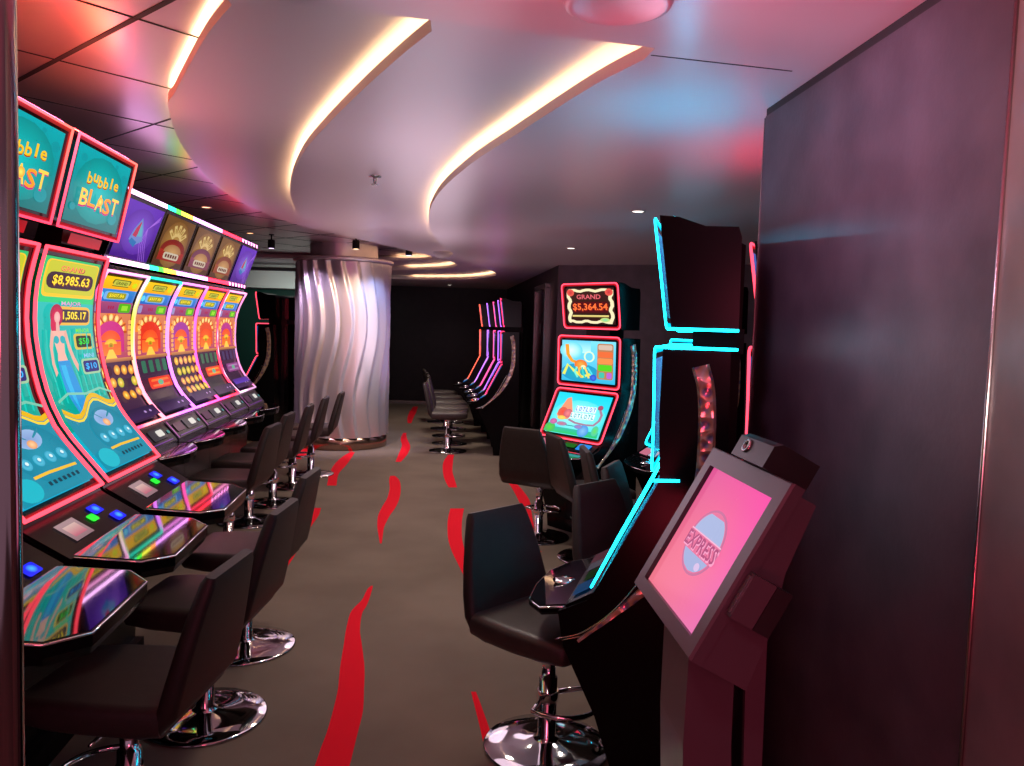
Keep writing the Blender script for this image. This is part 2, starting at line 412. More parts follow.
def art_reef(A):
    A.rect(0, 0, 1, 1, '30b0d8', '78d8f0'); A.rect(.0, .7, .55, 1, 'b8ecf4', '60c8f0'); A.ell(.18, .75, .22, .22, 'd8f8f8', '60d0e8')
    A.ell(.35, .22, .36, .22, '18a8a8', '2090c0'); A.line([(.04, .15), (.12, .4), (.25, .25), (.4, .12), (.55, .2)], .03, 'd8e060')
    A.line([(.1, .9), (.12, .65), (.2, .5), (.33, .45)], .035, 'f09828'); A.ell(.37, .42, .12, .12, 'f8a848', 'e06828'); A.ell(.42, .36, .05, .05, 'f8e0b0')
    for k in range(5): A.line([(.3+.05*k, .36), (.26+.08*k, .22), (.32+.07*k, .1)], .018, ['70e0d0', 'f0b040', '38c8c0', 'e8d060', '50d8e0'][k])
    A.ell(.53, .62, .1, .13, '90d8e8', 'e0f0c0'); A.ell(.53, .62, .07, .1, '68c8e8')
    A.rrect(.68, .1, .97, .95, 'b07850', .04, .05)
    A.rrect(.70, .8, .95, .92, 'c8b0a0', .03, .03); A.rrect(.69, .62, .96, .76, 'e06838', .03, .03); A.rrect(.69, .47, .96, .6, 'f08848', .03, .03); A.rrect(.7, .3, .95, .45, '50c820', .03, .03)
    A.rrect(.72, .13, .82, .27, '40b8a0', .02, .03); A.rrect(.86, .13, .95, .27, 'b060c8', .02, .03); A.ell(.62, .12, .06, .08, '4070e0', '3048c0')

def art_sea_title(A):
    A.rect(0, 0, 1, 1, '58d8d0', '08d0f0'); A.ell(.5, .45, .5, .4, 'a8f0ee', '50dce0')
    A.poly([(.10, .45), (.2, .86), (.27, .9), (.33, .72), (.4, .5), (.34, .36), (.18, .34)], 'e8906c')
    A.ell(.2, .52, .09, .12, 'e84838', 'd06048'); A.ell(.31, .5, .08, .11, 'e88080', 'c05868'); A.ell(.22, .38, .08, .05, 'f0d060', 'e8b048')
    A.line([(.36, .36), (.5, .30), (.7, .28), (.84, .30), (.91, .42), (.92, .56), (.87, .66)], .022, 'a07890'); A.ell(.86, .72, .05, .06, 'b04860', '905070')
    for row, (v0, u0, n_, c1) in enumerate(((.64, .45, 6, '5088d8'), (.46, .41, 7, '38a8b0'))):
        for k in range(n_):
            u = u0+.066*k; A.rrect(u-.026, v0-.07, u+.030, v0+.075, 'e8faff', .012, .02)
            if k % 3 == 0: A.rect(u-.018, v0-.05, u-.004, v0+.055, c1); A.rect(u-.018, v0-.05, u+.018, v0-.025, c1)
            elif k % 3 == 1: A.ell(u, v0, .021, .055, c1); A.ell(u, v0, .010, .028, 'e8faff')
            else: A.rect(u-.018, v0+.03, u+.02, v0+.055, c1); A.rect(u-.006, v0-.05, u+.008, v0+.04, c1)
    A.rect(0, .0, 1, .13, '28c060', '30b0a0'); A.ell(.72, .12, .1, .14, '80b8e0', '4090d8'); A.ell(.1, .1, .1, .12, '50c838', '40b060'); A.ell(.93, .16, .06, .12, '60d058', '50c0a0')
    A.ell(.13, .25, .07, .07, 'd86898', 'a060a0'); A.ell(.3, .22, .1, .05, 'c06878', '9088b0'); A.ell(.62, .2, .08, .05, 'a870b0', '6090c8'); A.rect(.38, .19, .54, .21, '208890')

# ------------------------------------------------------------------ slot cabinets
def neon(mb, S, cols, r=.006, o=.006, u0=0, v0=0, u1=1, v1=1, rad=.0, sides='blrt', strip=True):
    """LED outline along the rim of a curved rectangle; cols(u,v)->linear colour"""
    pts = []; N = 14
    def seg(a, b, n):
        return [(a[0]+(b[0]-a[0])*k/n, a[1]+(b[1]-a[1])*k/n) for k in range(n)]
    w = S.w; h = S.h; ru = rad/w; rv = rad/h
    def corner(cu, cv, q): return [(cu+ru*math.cos(q*PI/2+k*PI/6), cv+rv*math.sin(q*PI/2+k*PI/6)) for k in range(4)]
    if rad:
        p = corner(u1-ru, v1-rv, 0)+seg((u1-ru, v1), (u0+ru, v1), 5)[1:]+corner(u0+ru, v1-rv, 1)+seg((u0, v1-rv), (u0, v0+rv), N)[1:]
        p += corner(u0+ru, v0+rv, 2)+seg((u0+ru, v0), (u1-ru, v0), 5)[1:]+corner(u1-ru, v0+rv, 3)+seg((u1, v0+rv), (u1, v1-rv), N)[1:]
    else:
        p = seg((u1, v1), (u0, v1), 6)+seg((u0, v1), (u0, v0), N)+seg((u0, v0), (u1, v0), 6)+seg((u1, v0), (u1, v1), N)
    pts = [S(a, b, o) for a, b in p]; cc = [cols(a, b) for a, b in p]
    mb.tube(pts, r, 'glow', 6, True, cc)
    if strip:   # broad lit diffuser under the bright core
        v = []; c = []
        for i, (a, b) in enumerate(p):
            cu = .5+(a-.5)*(1-.034/w*1.0); cv = .5+(b-.5)*(1-.034/h)
            v += [S(a, b, o*.5), S(cu, cv, o*.5)]
            q = cc[i]; m = max(q); sat = tuple((x/m)**1.6*m*.32 for x in q); c += [sat, tuple(x*.35 for x in sat)]
        n = len(p); mb.add(v, [(2*i, 2*((i+1) % n), 2*((i+1) % n)+1, 2*i+1) for i in range(n)], 'glow', False, c)
RED = (3.2, .16, .30); CYAN = (.05, 6.0, 8.2); PINK = (2.6, .28, 1.3); VIO = (1.35, .38, 2.9)
const = lambda c: (lambda u, v: c)

def cabinet_sides(mb, poly, w, mat='black_gloss'): mb.prism_xz(poly, -w/2, w/2, mat)

def machine_M(label, amt1, amt2):
    """mermaid cabinet: tall J-shaped screen, tilted topper, deep glass deck"""
    root = empty('slot_machine'); tag(root, label, 'slot machine', 'slot machines with teal mermaid screens')
    W = .612
    prof = [(.262, .915), (.132, 1.075), (.088, 1.143), (.042, 1.257), (.012, 1.394), (0, 1.518), (.010, 1.661), (.045, 1.80)]
    body = MB()
    poly = [(x-.012, z) for x, z in prof]+[(-.05, 1.84), (-.30, 1.84), (-.30, .0), (.16, .0), (.18, .55), (.30, .72), (.40, .76), (.385, .80), (.262, .895)]
    cabinet_sides(body, poly, W); body.prism_xz([(-.30, .0), (.20, 0), (.20, .08), (-.30, .08)], -W/2-.004, W/2+.004, 'black_satin')
    body.build('cabinet', root)
    S = Surf(prof, W-.035, .002); S2 = Surf(prof, W-.035, .003, .034)
    m = MB(); A = Art(S2, m, 1.3); art_mermaid(A, amt1, amt2); m.build('screen', root)
    m = MB(); neon(m, S, lambda u, v: (2.7, .16, .26), r=.0072, o=.012); m.build('led_frame', root)
    tp = [(.085, 1.875), (.165, 2.215)]
    t = MB(); t.prism_xz([(.078, 1.872), (.160, 2.222), (.10, 2.235), (.0, 1.885)], -W/2, W/2, 'black_gloss'); t.prism_xz([(-.05, 1.82), (.05, 1.82), (.06, 1.89), (-.02, 1.93)], -W/4, W/4, 'black_satin')
    to = t.build('topper', root)
    g = MB(); g.add([(.15, -.28, 2.232), (.105, -.28, 2.24), (.105, .28, 2.24), (.15, .28, 2.232)], [(0, 1, 2, 3)], 'glow', False, [(30, .6, 1), (30, 1, 1.5), (30, 10, 1), (30, 3, 9)]); g.build('top_light', to)  # added upward panel, throws red and orange on the tile ceiling
    T = Surf(tp, W-.03, .004); T2 = Surf(tp, W-.04, .006, .028)
    m = MB(); art_bubble_top(Art(T2, m, 1.2)); m.build('topper_screen', to)
    m = MB(); neon(m, T, lambda u, v: (2.5, .12+.22*v, .26+.3*v*(1-u)), r=.005, o=.008); m.build('topper_led', to)
    # red glowing plate between topper and screen
    m = MB(); P = Surf([(.052, 1.828), (.066, 1.868)], .3, .02); a = Art(P, m); a.rect(0, 0, 1, 1, 'c80c1c', 'a00814'); m.build('lit_plate', root)
    # button panel
    b = MB(); b.prism_xz([(.262, .898), (.405, .812), (.405, .775), (.262, .85)], -W/2+.01, W/2-.01, 'black_gloss')
    bp = b.build('button_panel', root)
    P = Surf([(.40, .818), (.268, .897)], W-.06, .002)
    m = MB(); a = Art(P, m); a.rect(.18, .2, .42, .75, '907078', 'b09094'); a.rect(.22, .3, .38, .62, 'c06078', 'd8b8b0'); m.build('bill_acceptor', bp)
    m = MB(); a = Art(P, m, 1.3); a.rrect(.52, .38, .62, .6, '18e030', .02, .05); m.build('green_light', bp)
    for (u, v) in ((.70, .65), (.80, .22)):
        m = MB(); a = Art(P, m, 1.5); a.rrect(u-.07, v-.14, u+.07, v+.14, '1420d8', .02, .05); a.ell(u+.01, v, .04, .1, '40a8ff', '2040f0'); m.build('service_button', bp)
    # deck
    d = MB(); c_ = [(.385, -.275), (.60, -.275), (.675, -.19), (.675, .19), (.60, .275), (.385, .275)]
    zt = lambda x: .815-.02*(x-.385)/.29
    def ring(s, dz, ): return [((x-.5)*s+.5, y*s, zt(x)+dz) for x, y in c_]
    d.add_loft([ring(.94, -.06), ring(1, -.035), ring(1, -.006), ring(.985, 0)], 'black_gloss')
    dk = d.build('deck', root)
    g = MB(); r = ring(.96, .0015); g.add(r, [tuple(range(6))], 'black_mirror'); g.build('touch_glass', dk)
    g = MB(); g.tube([Vector(p) for p in ring(.995, -.004)], .0035, 'chrome', 6, True); g.build('deck_trim', dk)
    g = MB()
    for y in (.11, .15): g.lathe([(.010, .735), (.012, .74), (.012, .765), (.004, .77)], 'chrome', 12, .64, y)
    g.build('jack', dk)
    s = MB(); s.prism_xz([(.20, .60), (.42, .765), (.58, .762), (.40, .60), (.24, .50)], -.22, .22, 'black_satin'); s.build('deck_support', root)
    return root

def machine_F(label, kind, left, right, top, stripcols):
    root = empty('slot_machine'); tag(root, label, 'slot machine', 'slot machines with fan pattern screens')
    W = .664
    prof = [(.205, .870), (.150, .925), (.110, .974), (.065, 1.045), (.033, 1.13), (.006, 1.25), (-.003, 1.365), (.005, 1.554), (.045, 1.69), (.105, 1.81)]
    body = MB()
    cabinet_sides(body, [(x-.012, z) for x, z in prof]+[(.09, 1.84), (-.30, 1.86), (-.30, 0), (.12, 0), (.14, .5), (.24, .66), (.30, .70), (.205, .855)], W)
    body.build('cabinet', root)
    S = Surf(prof, W-.012, .002); S2 = Surf(prof, W-.012, .003, .036)
    m = MB(); art_fan(Art(S2, m, 1.25), kind); m.build('screen', root)
    def cl(u, v):
        if v > .97: return top
        a = left if u < .5 else right
        return a(v) if callable(a) else a
    m = MB(); neon(m, S, cl, r=.009, o=.012); m.build('led_frame', root)
    tp = [(.10, 1.885), (.225, 2.235)]
    t = MB(); t.prism_xz([(.092, 1.862), (.098, 1.885), (.228, 2.245), (.16, 2.27), (.0, 1.885), (.0, 1.84)], -W/2+.002, W/2-.002, 'black_gloss'); to = t.build('topper', root)
    T2 = Surf(tp, W-.05, .006, .012)
    m = MB(); a = Art(T2, m, .85)
    (art_logo_purple(a) if kind in (0, 4) else art_top_fan(a, kind-1)); m.build('topper_screen', to)
    # light bars above and below the topper
    for (x, z, nm) in ((.222, 2.262, 0), (.108, 1.868, 1)):
        m = MB(); n = 12
        for k in range(n):
            if kind == 4 and k % 2: continue
            y0 = -W/2+W*k/n; y1 = -W/2+W*(k+1)/n-.002
            c = tuple(q_*2.2 for q_ in stripcols(k/n))
            v = [(x+.008, y0, z-.014), (x+.008, y1, z-.014), (x+.008, y1, z+.014), (x+.008, y0, z+.014), (x-.03, y0, z+.022), (x-.03, y1, z+.022)]
            m.add(v, [(0, 1, 2, 3), (3, 2, 5, 4)], 'glow', False, [c]*6)
        m.build('light_bar', to)
    b = MB(); b.prism_xz([(.205, .852), (.30, .745), (.30, .70), (.20, .80)], -W/2+.01, W/2-.01, 'black_gloss'); bp = b.build('button_panel', root)
    P = Surf([(.298, .748), (.21, .850)], W-.02, .003)
    m = MB(); a = Art(P, m, .9); a.rect(.1, .06, .9, .1, '8040b0'); a.rect(.02, .0, .04, 1, 'c050b8'); a.rrect(.45, .25, .85, .85, '383840', .03, .08); a.rrect(.62, .4, .8, .75, 'e8e8e0', .03, .08); a.rrect(.12, .3, .38, .8, '502848', .03, .08); a.ell(.92, .5, .03, .1, '30a0a0'); m.build('bill_acceptor', bp)
    d = MB(); c_ = [(.285, -.325)]+[(.40+.10*math.sin(PI*k/10), -.325+.65*k/10) for k in range(11)]+[(.285, .325)]
    def ring(s, z): return [((x-.38)*s+.38, y*s, z) for x, y in c_]
    d.add_loft([ring(.93, .66), ring(1, .69), ring(1, .716), ring(.985, .722)], 'black_gloss'); dk = d.build('deck', root)
    g = MB(); g.add(ring(.96, .7235), [tuple(range(len(c_)))], 'black_mirror'); g.build('touch_glass', dk)
    g = MB(); g.tube([Vector(p) for p in ring(.997, .718)][1:-1], .003, 'chrome', 6); g.build('deck_trim', dk)
    return root

def machine_A(label, group, led, tops, arts=None, side_trim=True, runs=False, lr=.0055, added_glow=None):
    """two stacked flat screens, lower one tilted, with a leaning topper"""
    root = empty('slot_machine'); tag(root, label, 'slot machine', group)
    W = .64
    back = -.24
    body = MB()
    body.prism_xz([(-.022, 1.50), (-.02, 1.30), (-.03, 1.10), (.155, .735), (.18, .70), (.27, .655), (.25, .545), (.14, .33), (.06, .10), (.05, 0), (back, 0), (back, .6), (back+.02, 1.50)], -W/2, W/2, 'black_gloss')
    body.build('cabinet', root)
    sp = MB(); sp.prism_xz([(back-.012, .4), (back-.012, 1.84), (back+.03, 1.86), (back+.06, 1.75), (back+.03, 1.3), (back+.01, .4)], -.07, .07, 'black_satin'); sp.build('spine', root)
    pr1 = [(-.008, 1.125), (-.006, 1.30), (0, 1.505)]; pr2 = [(.168, .735), (-.008, 1.095)]; pr0 = [(-.03, 1.565), (-.006, 1.73), (.02, 1.90)]
    t = MB(); t.prism_xz([(-.042, 1.56), (-.018, 1.73), (.008, 1.905), (-.05, 1.90), (-.13, 1.872), (-.225, 1.87), (-.235, 1.84), (-.24, 1.56)], -W/2+.03, W/2-.03, 'black_gloss', bev=0)
    to = t.build('topper', root)
    if added_glow:
        tl = MB(); tl.add([(-.005, -.24, 1.9085), (-.035, -.24, 1.9085), (-.035, .24, 1.9085), (-.005, .24, 1.9085)], [(0, 1, 2, 3)], 'glow', False, [added_glow]*4); tl.build('top_light', to)  # added panel kept out of view, casts its colour on the ceiling
    nk = MB(); nk.prism_xz([(-.10, 1.49), (-.10, 1.57), (-.26, 1.57), (-.26, 1.49)], -.12, .12, 'black_satin'); nk.build('neck', root)
    gl = led
    for nm, pr, w, ar, par in (('topper_screen', pr0, W-.06, 0, to), ('upper_screen', pr1, W, 1, root), ('lower_screen', pr2, W, 2, root)):
        S2 = Surf(pr, w-.02, .002, .034)
        m = MB(); a = Art(S2, m, 1.3)
        if arts: arts[ar](a)
        else: a.rect(0, 0, 1, 1, '182850', '3858a0'); a.ell(.5, .5, .3, .3, 'd09030', '802850'); a.rrect(.2, .1, .8, .3, '207890', .05, .05)
        m.build(nm, par)
        S = Surf(pr, w-.006, .0)
        m = MB(); neon(m, S, const(gl), r=lr, o=.003, rad=.03)
        # the light runs round on to both sides of the cabinet
        for sd in (-1, 1) if runs else ():
            y = sd*(w/2+.003)
            if ar == 0: pts = [(-.03, 1.563), (-.24, 1.563)]
            elif ar == 1: pts = [(-.0, 1.507), (-.24, 1.507)]
            else: pts = [(-.012, 1.10), (-.09, 1.105)]
            m.tube([(x, y, z) for x, z in pts], .0045, 'glow', 6, False, [gl]*2)
        m.build('led_frame', par)
    if side_trim:
        for sd in (-1, 1):
            path = [(-.135, 1.455), (-.155, 1.38), (-.163, 1.25), (-.155, 1.08), (-.10, .92), (-.01, .77), (.10, .66), (.2, .57)]
            pts = catmull([(x, 0, z) for x, z in path], 6); wd = [.026 if k < 22 else max(.006, .026-.0012*(k-22)) for k in range(len(pts))]
            v = []; f = []
            for i, p in enumerate(pts):
                q = (pts[min(i+1, len(pts)-1)]-pts[max(i-1, 0)]).normalized(); nn = Vector((q.z, 0, -q.x))
                for (a, yy) in ((-1, .0), (-.7, .012), (.7, .012), (1, .0)): pp = p+nn*wd[i]*a; v.append((pp.x, sd*(W/2+yy), pp.z))
            for i in range(len(pts)-1):
                for k in range(3): f.append((4*i+k, 4*i+k+1, 4*i+k+5, 4*i+k+4))
            f += [(0, 1, 2, 3)]
            m = MB(); m.add(v, f, 'ornament'); m.build('side_ornament', root)
            m = MB()
            for dx, r in ((.035, .0022), (.012, .0022)):
                m.tube(catmull([(-.12+dx, sd*(W/2+.003), .98), (-.04+dx, sd*(W/2+.003), .82), (.05+dx, sd*(W/2+.003), .69), (.15+dx, sd*(W/2+.003), .60), (.24+dx, sd*(W/2+.003), .565)], 5), r, 'chrome', 6)
            m.build('edge_moulding', root)
    # button deck
    b = MB(); b.prism_xz([(.165, .722), (.25, .672), (.25, .64), (.16, .68)], -W/2+.02, W/2-.02, 'black_gloss'); bp = b.build('button_panel', root)
    P = Surf([(.25, .675), (.172, .722)], W-.08, .002); m = MB(); a = Art(P, m, 1.0)
    if runs: a.g = .12
    a.rrect(.04, .1, .26, .9, 'c87088', .02, .1); a.rrect(.27, .15, .45, .85, 'b8b0c8', .02, .1); a.rrect(.49, .3, .7, .8, '106818', .02, .1); a.rrect(.73, .15, .95, .9, '1890f0', .02, .1); m.build('bill_acceptor', bp)
    d = MB(); c_ = [(.235, -.29), (.34, -.27), (.40, -.17), (.415, 0), (.40, .17), (.34, .27), (.235, .29)]
    def ring(s, dz): return [((x-.32)*s+.32, y*s, .668-.22*(x-.235)+dz) for x, y in c_]
    d.add_loft([ring(.92, -.035), ring(1, -.02), ring(1, -.004), ring(.985, 0)], 'black_gloss'); dk = d.build('deck', root)
    g = MB(); g.add(ring(.95, .0015), [tuple(range(7))], 'black_mirror'); g.build('touch_glass', dk)
    g = MB(); g.tube([Vector(p) for p in ring(1.0, -.004)][:], .0035, 'chrome', 6); g.build('deck_trim', dk)
    g = MB(); g.lathe([(.045, .652), (.045, .656), (.03, .662), (.0, .663)], 'chrome', 20, .31, 0); g.build('play_button', dk)
    return root

def place(o, x, y, ang): o.location = (x, y, 0); o.rotation_euler = (0, 0, ang)

# left bank, mermaid machines (facing +x)
ya = R_(6.6)
for k, (lab, a1, a2) in enumerate([
    ('mermaid slot machine nearest the camera, mostly hidden by the steel post', '$8,985.63', '$1,505.17'),
    ('second mermaid slot machine, its teal topper cut by the steel post', '$8,985.63', '$1,505.17'),
    ('mermaid slot machine with red lit frame showing $8,985.63, beside the fan pattern machines', '$8,985.63', '$1,505.17')]):
    o = machine_M(lab, a1, a2); place(o, -1.82+.073*(2-k), 3.215-.633*(2-k), ya)
# left bank, fan machines
def mix(a, b, t): return tuple(a[i]*(1-t)+b[i]*t for i in range(3))
W_ = (2.4, 1.5, 2.2)
ORG = (2.6, .9, .45); YEL = (1.4, 1.4, .12)
fspec = [
    ('fan pattern slot machine beside the mermaid machines, purple logo on its topper', (2.8, .2, .6), lambda v: mix(mix((2.6, .8, .9), YEL, min(1, max(0, (v-.35)*4))), W_, max(0, min(1, (v-.75)*5))), (2.6, .9, 1.9), lambda t: (2.2, 1.1, 2.2)),
    ('second fan pattern slot machine, with green and yellow light bars and a red arch', lambda v: mix((2.6, .7, 1.1), (.9, .9, .25), min(1, max(0, (v-.5)*4))), (1.9, .5, 2.3), (.04, 1.6, 1.1), lambda t: [(.05, 1.6, .9), (.1, 1.5, .1), (1.6, 1.6, .1), (2.4, .7, .1), (1.8, .7, 2.2)][min(4, int(t*5))]),
    ('middle fan pattern slot machine with violet frame and rows of gold symbols', (2.0, .55, 2.4), (2.6, .25, 1.1), (2.3, .6, 2.0), lambda t: (2.0, .7, 2.2)),
    ('fourth fan pattern slot machine with red light bar and hot pink frame', (2.8, .2, 1.1), (2.8, .12, .3), (3.0, .12, .3), lambda t: (3.0, .06, .14)),
    ('farthest fan pattern slot machine, dotted pink light bars and purple logo topper', lambda v: (2.8, .12, .3) if int(v*11) % 2 else W_, lambda v: (2.4, .5, 1.2) if int(v*14) % 2 else (1.0, .5, .9), (2.8, .8, 1.6), lambda t: (2.6, .7, 1.8))]
for k, (lab, l, r, tp, sc_) in enumerate(fspec):
    o = machine_F(lab, k, l, r, tp, sc_); place(o, -2.467-.068*k, 4.835+.67*k, R_(5.8))

# right bank on an arc round the stools
CX, CY = -1.82, 4.55
def arc(o, deg, rr=3.12):
    a = R_(deg); f = Vector((-math.cos(a), -math.sin(a))); p = Vector((CX, CY))-f*rr
    place(o, p.x, p.y, math.atan2(f.y, f.x)); return o
GR = 'slot machines curving round the right side'
reef = [art_grand, art_reef, art_sea_title]
rm = [machine_A('tall black slot machine edged in cyan light, seen side on beside the kiosk', GR, CYAN, 0, runs=True, lr=.0036, added_glow=(.3, 26, 42)),
      machine_A('slot machine with red lit topper edge peeping past the dark wall panel', GR, RED, 0, runs=True, added_glow=(45, 1, 4))]
# place the first so that its near side stands at the measured plane
a0 = R_(-15); f0 = Vector((-math.cos(a0), -math.sin(a0))); s0 = Vector((-f0.y, f0.x))
P0 = Vector((.43, 2.39)); side = s0 if s0.y > 0 else -s0
p = P0+side*.32; place(rm[0], p.x, p.y, math.atan2(f0.y, f0.x))
arc(rm[1], -24.5)
m3 = machine_A('cyan edged slot machine behind the side-on machine, only its deck corner in view', GR, CYAN, 0); arc(m3, 17, 3.2)
for deg, lab, c in ((-10.7, 'cyan lit slot machine hidden third along the right bank', CYAN), (3.2, 'cyan lit slot machine hidden fourth along the right bank', CYAN)):
    pass
mD = machine_A('red lit slot machine with bright sea screens and GRAND $5,364.54 topper', GR, RED, 0, reef)
fD = Vector((-.75, -.66)).normalized(); place(mD, .565, 5.96, math.atan2(fD.y, fD.x))

# far bank
farcol = [(3.0, .12, .45), VIO, (3.0, .25, .9), (1.5, .5, 2.9), (3.0, .35, .2)]
farlab = ['nearest machine of the far bank, edged in red light with an ornamented side', 'second machine of the far bank, edged in violet light', 'third machine of the far bank, edged in pink light', 'fourth machine of the far bank, edged in pale violet light', 'farthest machine of the far bank, edged in orange red light']
base = None
for k in range(5):
    fa = machine_A(farlab[k], 'slot machines of the far bank', farcol[k], 0, lr=.0042)
    yy = 9.5+.32+.70*k
    place(fa, -.135-.035*k-.016*k*k, yy, PI-R_(3-1.0*k))
# island by the green wall
i1 = machine_A('dark slot machine edged in red light, turned left before the green wall', 'island slot machines by the green wall', RED, 0); place(i1, -3.255, 10.32, PI)
i2 = machine_A('red edged slot machine turned right, half hidden behind the wavy column', 'island slot machines by the green wall', RED, 0); place(i2, -3.10, 11.22, R_(55))

# ------------------------------------------------------------------ stools
def rrect_ring(w, t, c, ax, ay, r=.02, n=4):
    out = []
    for (sx, sy, q) in ((1, 1, 0), (-1, 1, 1), (-1, -1, 2), (1, -1, 3)):
        for k in range(n+1):
            a = q*PI/2+k*PI/2/n
            out.append(c+ax*(sx*(w/2-r)+r*math.cos(a))+ay*(sy*(t/2-r)+r*math.sin(a)))
    return out
def make_stool():
    root = empty('bar_stool'); tag(root, 'x', 'stool')
    m = MB(); X = Vector((1, 0, 0)); Y = Vector((0, 1, 0)); Z = Vector((0, 0, 1)); rings = []
    for x, w, t, z in ((.232, .33, .035, .462), (.228, .37, .06, .462), (.215, .395, .074, .462), (.12, .425, .088, .460), (0, .44, .092, .458), (-.12, .445, .092, .458), (-.20, .44, .088, .462)):
        rings.append(rrect_ring(w, t, Vector((x, 0, z)), Y, Z, min(.03, t*.45)))
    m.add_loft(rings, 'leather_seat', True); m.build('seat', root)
    m = MB(); rings = []
    path = [(-.13, .435, 0, .43, .05), (-.185, .45, 25, .44, .062), (-.215, .49, 60, .44, .060), (-.232, .56, 76, .43, .056), (-.255, .66, 77, .395, .052), (-.279, .76, 77, .345, .048), (-.296, .825, 77, .305, .044), (-.302, .845, 77, .285, .028)]
    for x, z, dg, w, t in path:
        a = R_(180-dg); T = Vector((math.cos(a), 0, math.sin(a))); N = Vector((math.sin(a), 0, -math.cos(a)))
        rings.append(rrect_ring(w, t, Vector((x, 0, z)), Y, N, t*.42))
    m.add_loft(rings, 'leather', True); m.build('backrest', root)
    m = MB(); m.lathe([(.045, .41), (.045, .37), (.026, .365), (.026, .27), (.034, .268), (.034, .05), (.05, .035), (.06, .025)], 'chrome', 20); m.build('pole', root)
    m = MB(); m.lathe([(.0, .40), (.09, .40), (.09, .418), (0, .418)], 'black_satin', 16); m.build('seat_plate', root)
    m = MB(); m.lathe([(.233, .0), (.235, .008), (.228, .013), (.15, .019), (.08, .026), (.05, .036), (0, .037)], 'base_chrome', 48); m.build('base', root)
    m = MB(); pts = [(.0, -.03, .20)]+[(.05+.15*math.sin(PI*k/12), -.135*math.cos(PI*k/12), .20) for k in range(13)]+[(0, .03, .20)]
    m.tube(pts, .010, 'chrome', 8); m.lathe([(.04, .18), (.042, .19), (.042, .21), (.04, .22)], 'chrome', 16); m.build('footrest', root)
    m = MB(); m.tube([(0, .03, .395), (0, .12, .39), (.0, .20, .385)], .006, 'chrome', 6); m.build('lever', root)
    return root
stools = []
def put_stool(x, y, ang, label, group, first=[None]):
    if first[0] is None: o = first[0] = make_stool()
    else: o = copy_tree(first[0])
    place(o, x, y, ang); tag(o, label, 'stool', group); return o
GL = 'black stools at the mermaid machines'
put_stool(-1.10, 2.26, PI-.05, 'black leather stool nearest the camera on the left, close to the steel post', GL)
put_stool(-1.154, 2.978, PI-.02, 'middle black stool at the mermaid machines, its chrome base reflecting red', GL)
put_stool(-1.23, 3.66, PI, 'black stool at the last mermaid machine, mauve seat lit, base beside the red stroke', GL)
for k, (x, y, a, lab) in enumerate([(-1.90, 5.30, 0, 'nearest stool before the fan pattern machines, its lit seat facing left'), (-1.99, 5.98, .05, 'second stool before the fan pattern machines'), (-2.0, 6.62, .1, 'third stool before the fan pattern machines'), (-2.04, 7.35, .1, 'fourth stool before the fan pattern machines'), (-2.02, 7.95, .1, 'farthest stool before the fan pattern machines, against the wavy column')]):
    put_stool(x, y, PI+a, lab, 'black stools at the fan pattern machines')
for x, y, dg, lab in [(.17, 2.84, -44, 'nearest right-hand stool, pushed up to the side-on cyan machine'), (.62, 3.44, -44, 'second right-hand stool, its backrest lit blue by the cyan machine'),
                      (.82, 4.06, -22, 'third right-hand stool, just behind the blue lit backrest'), (.75, 4.70, 3, 'narrow-looking stool between the red lit machine and the blue lit backrest'),
                      (.58, 5.30, 16, 'stool in front of the red lit sea machine, over a round pinkish base'), (.23, 5.80, 60, 'stool seen from behind at the corner of the red lit sea machine')]:
    put_stool(x, y, R_(dg), lab, 'black stools on the right-hand arc')
for k, (x, y) in enumerate([(-.77, 9.72), (-.80, 10.35), (-.87, 11.05), (-.98, 11.85), (-1.12, 12.7)]):
    put_stool(x, y, R_(3+2*k), ['nearest', 'second', 'middle', 'fourth', 'farthest'][k]+' black stool of the row at the far bank machines', 'black stools at the far bank')

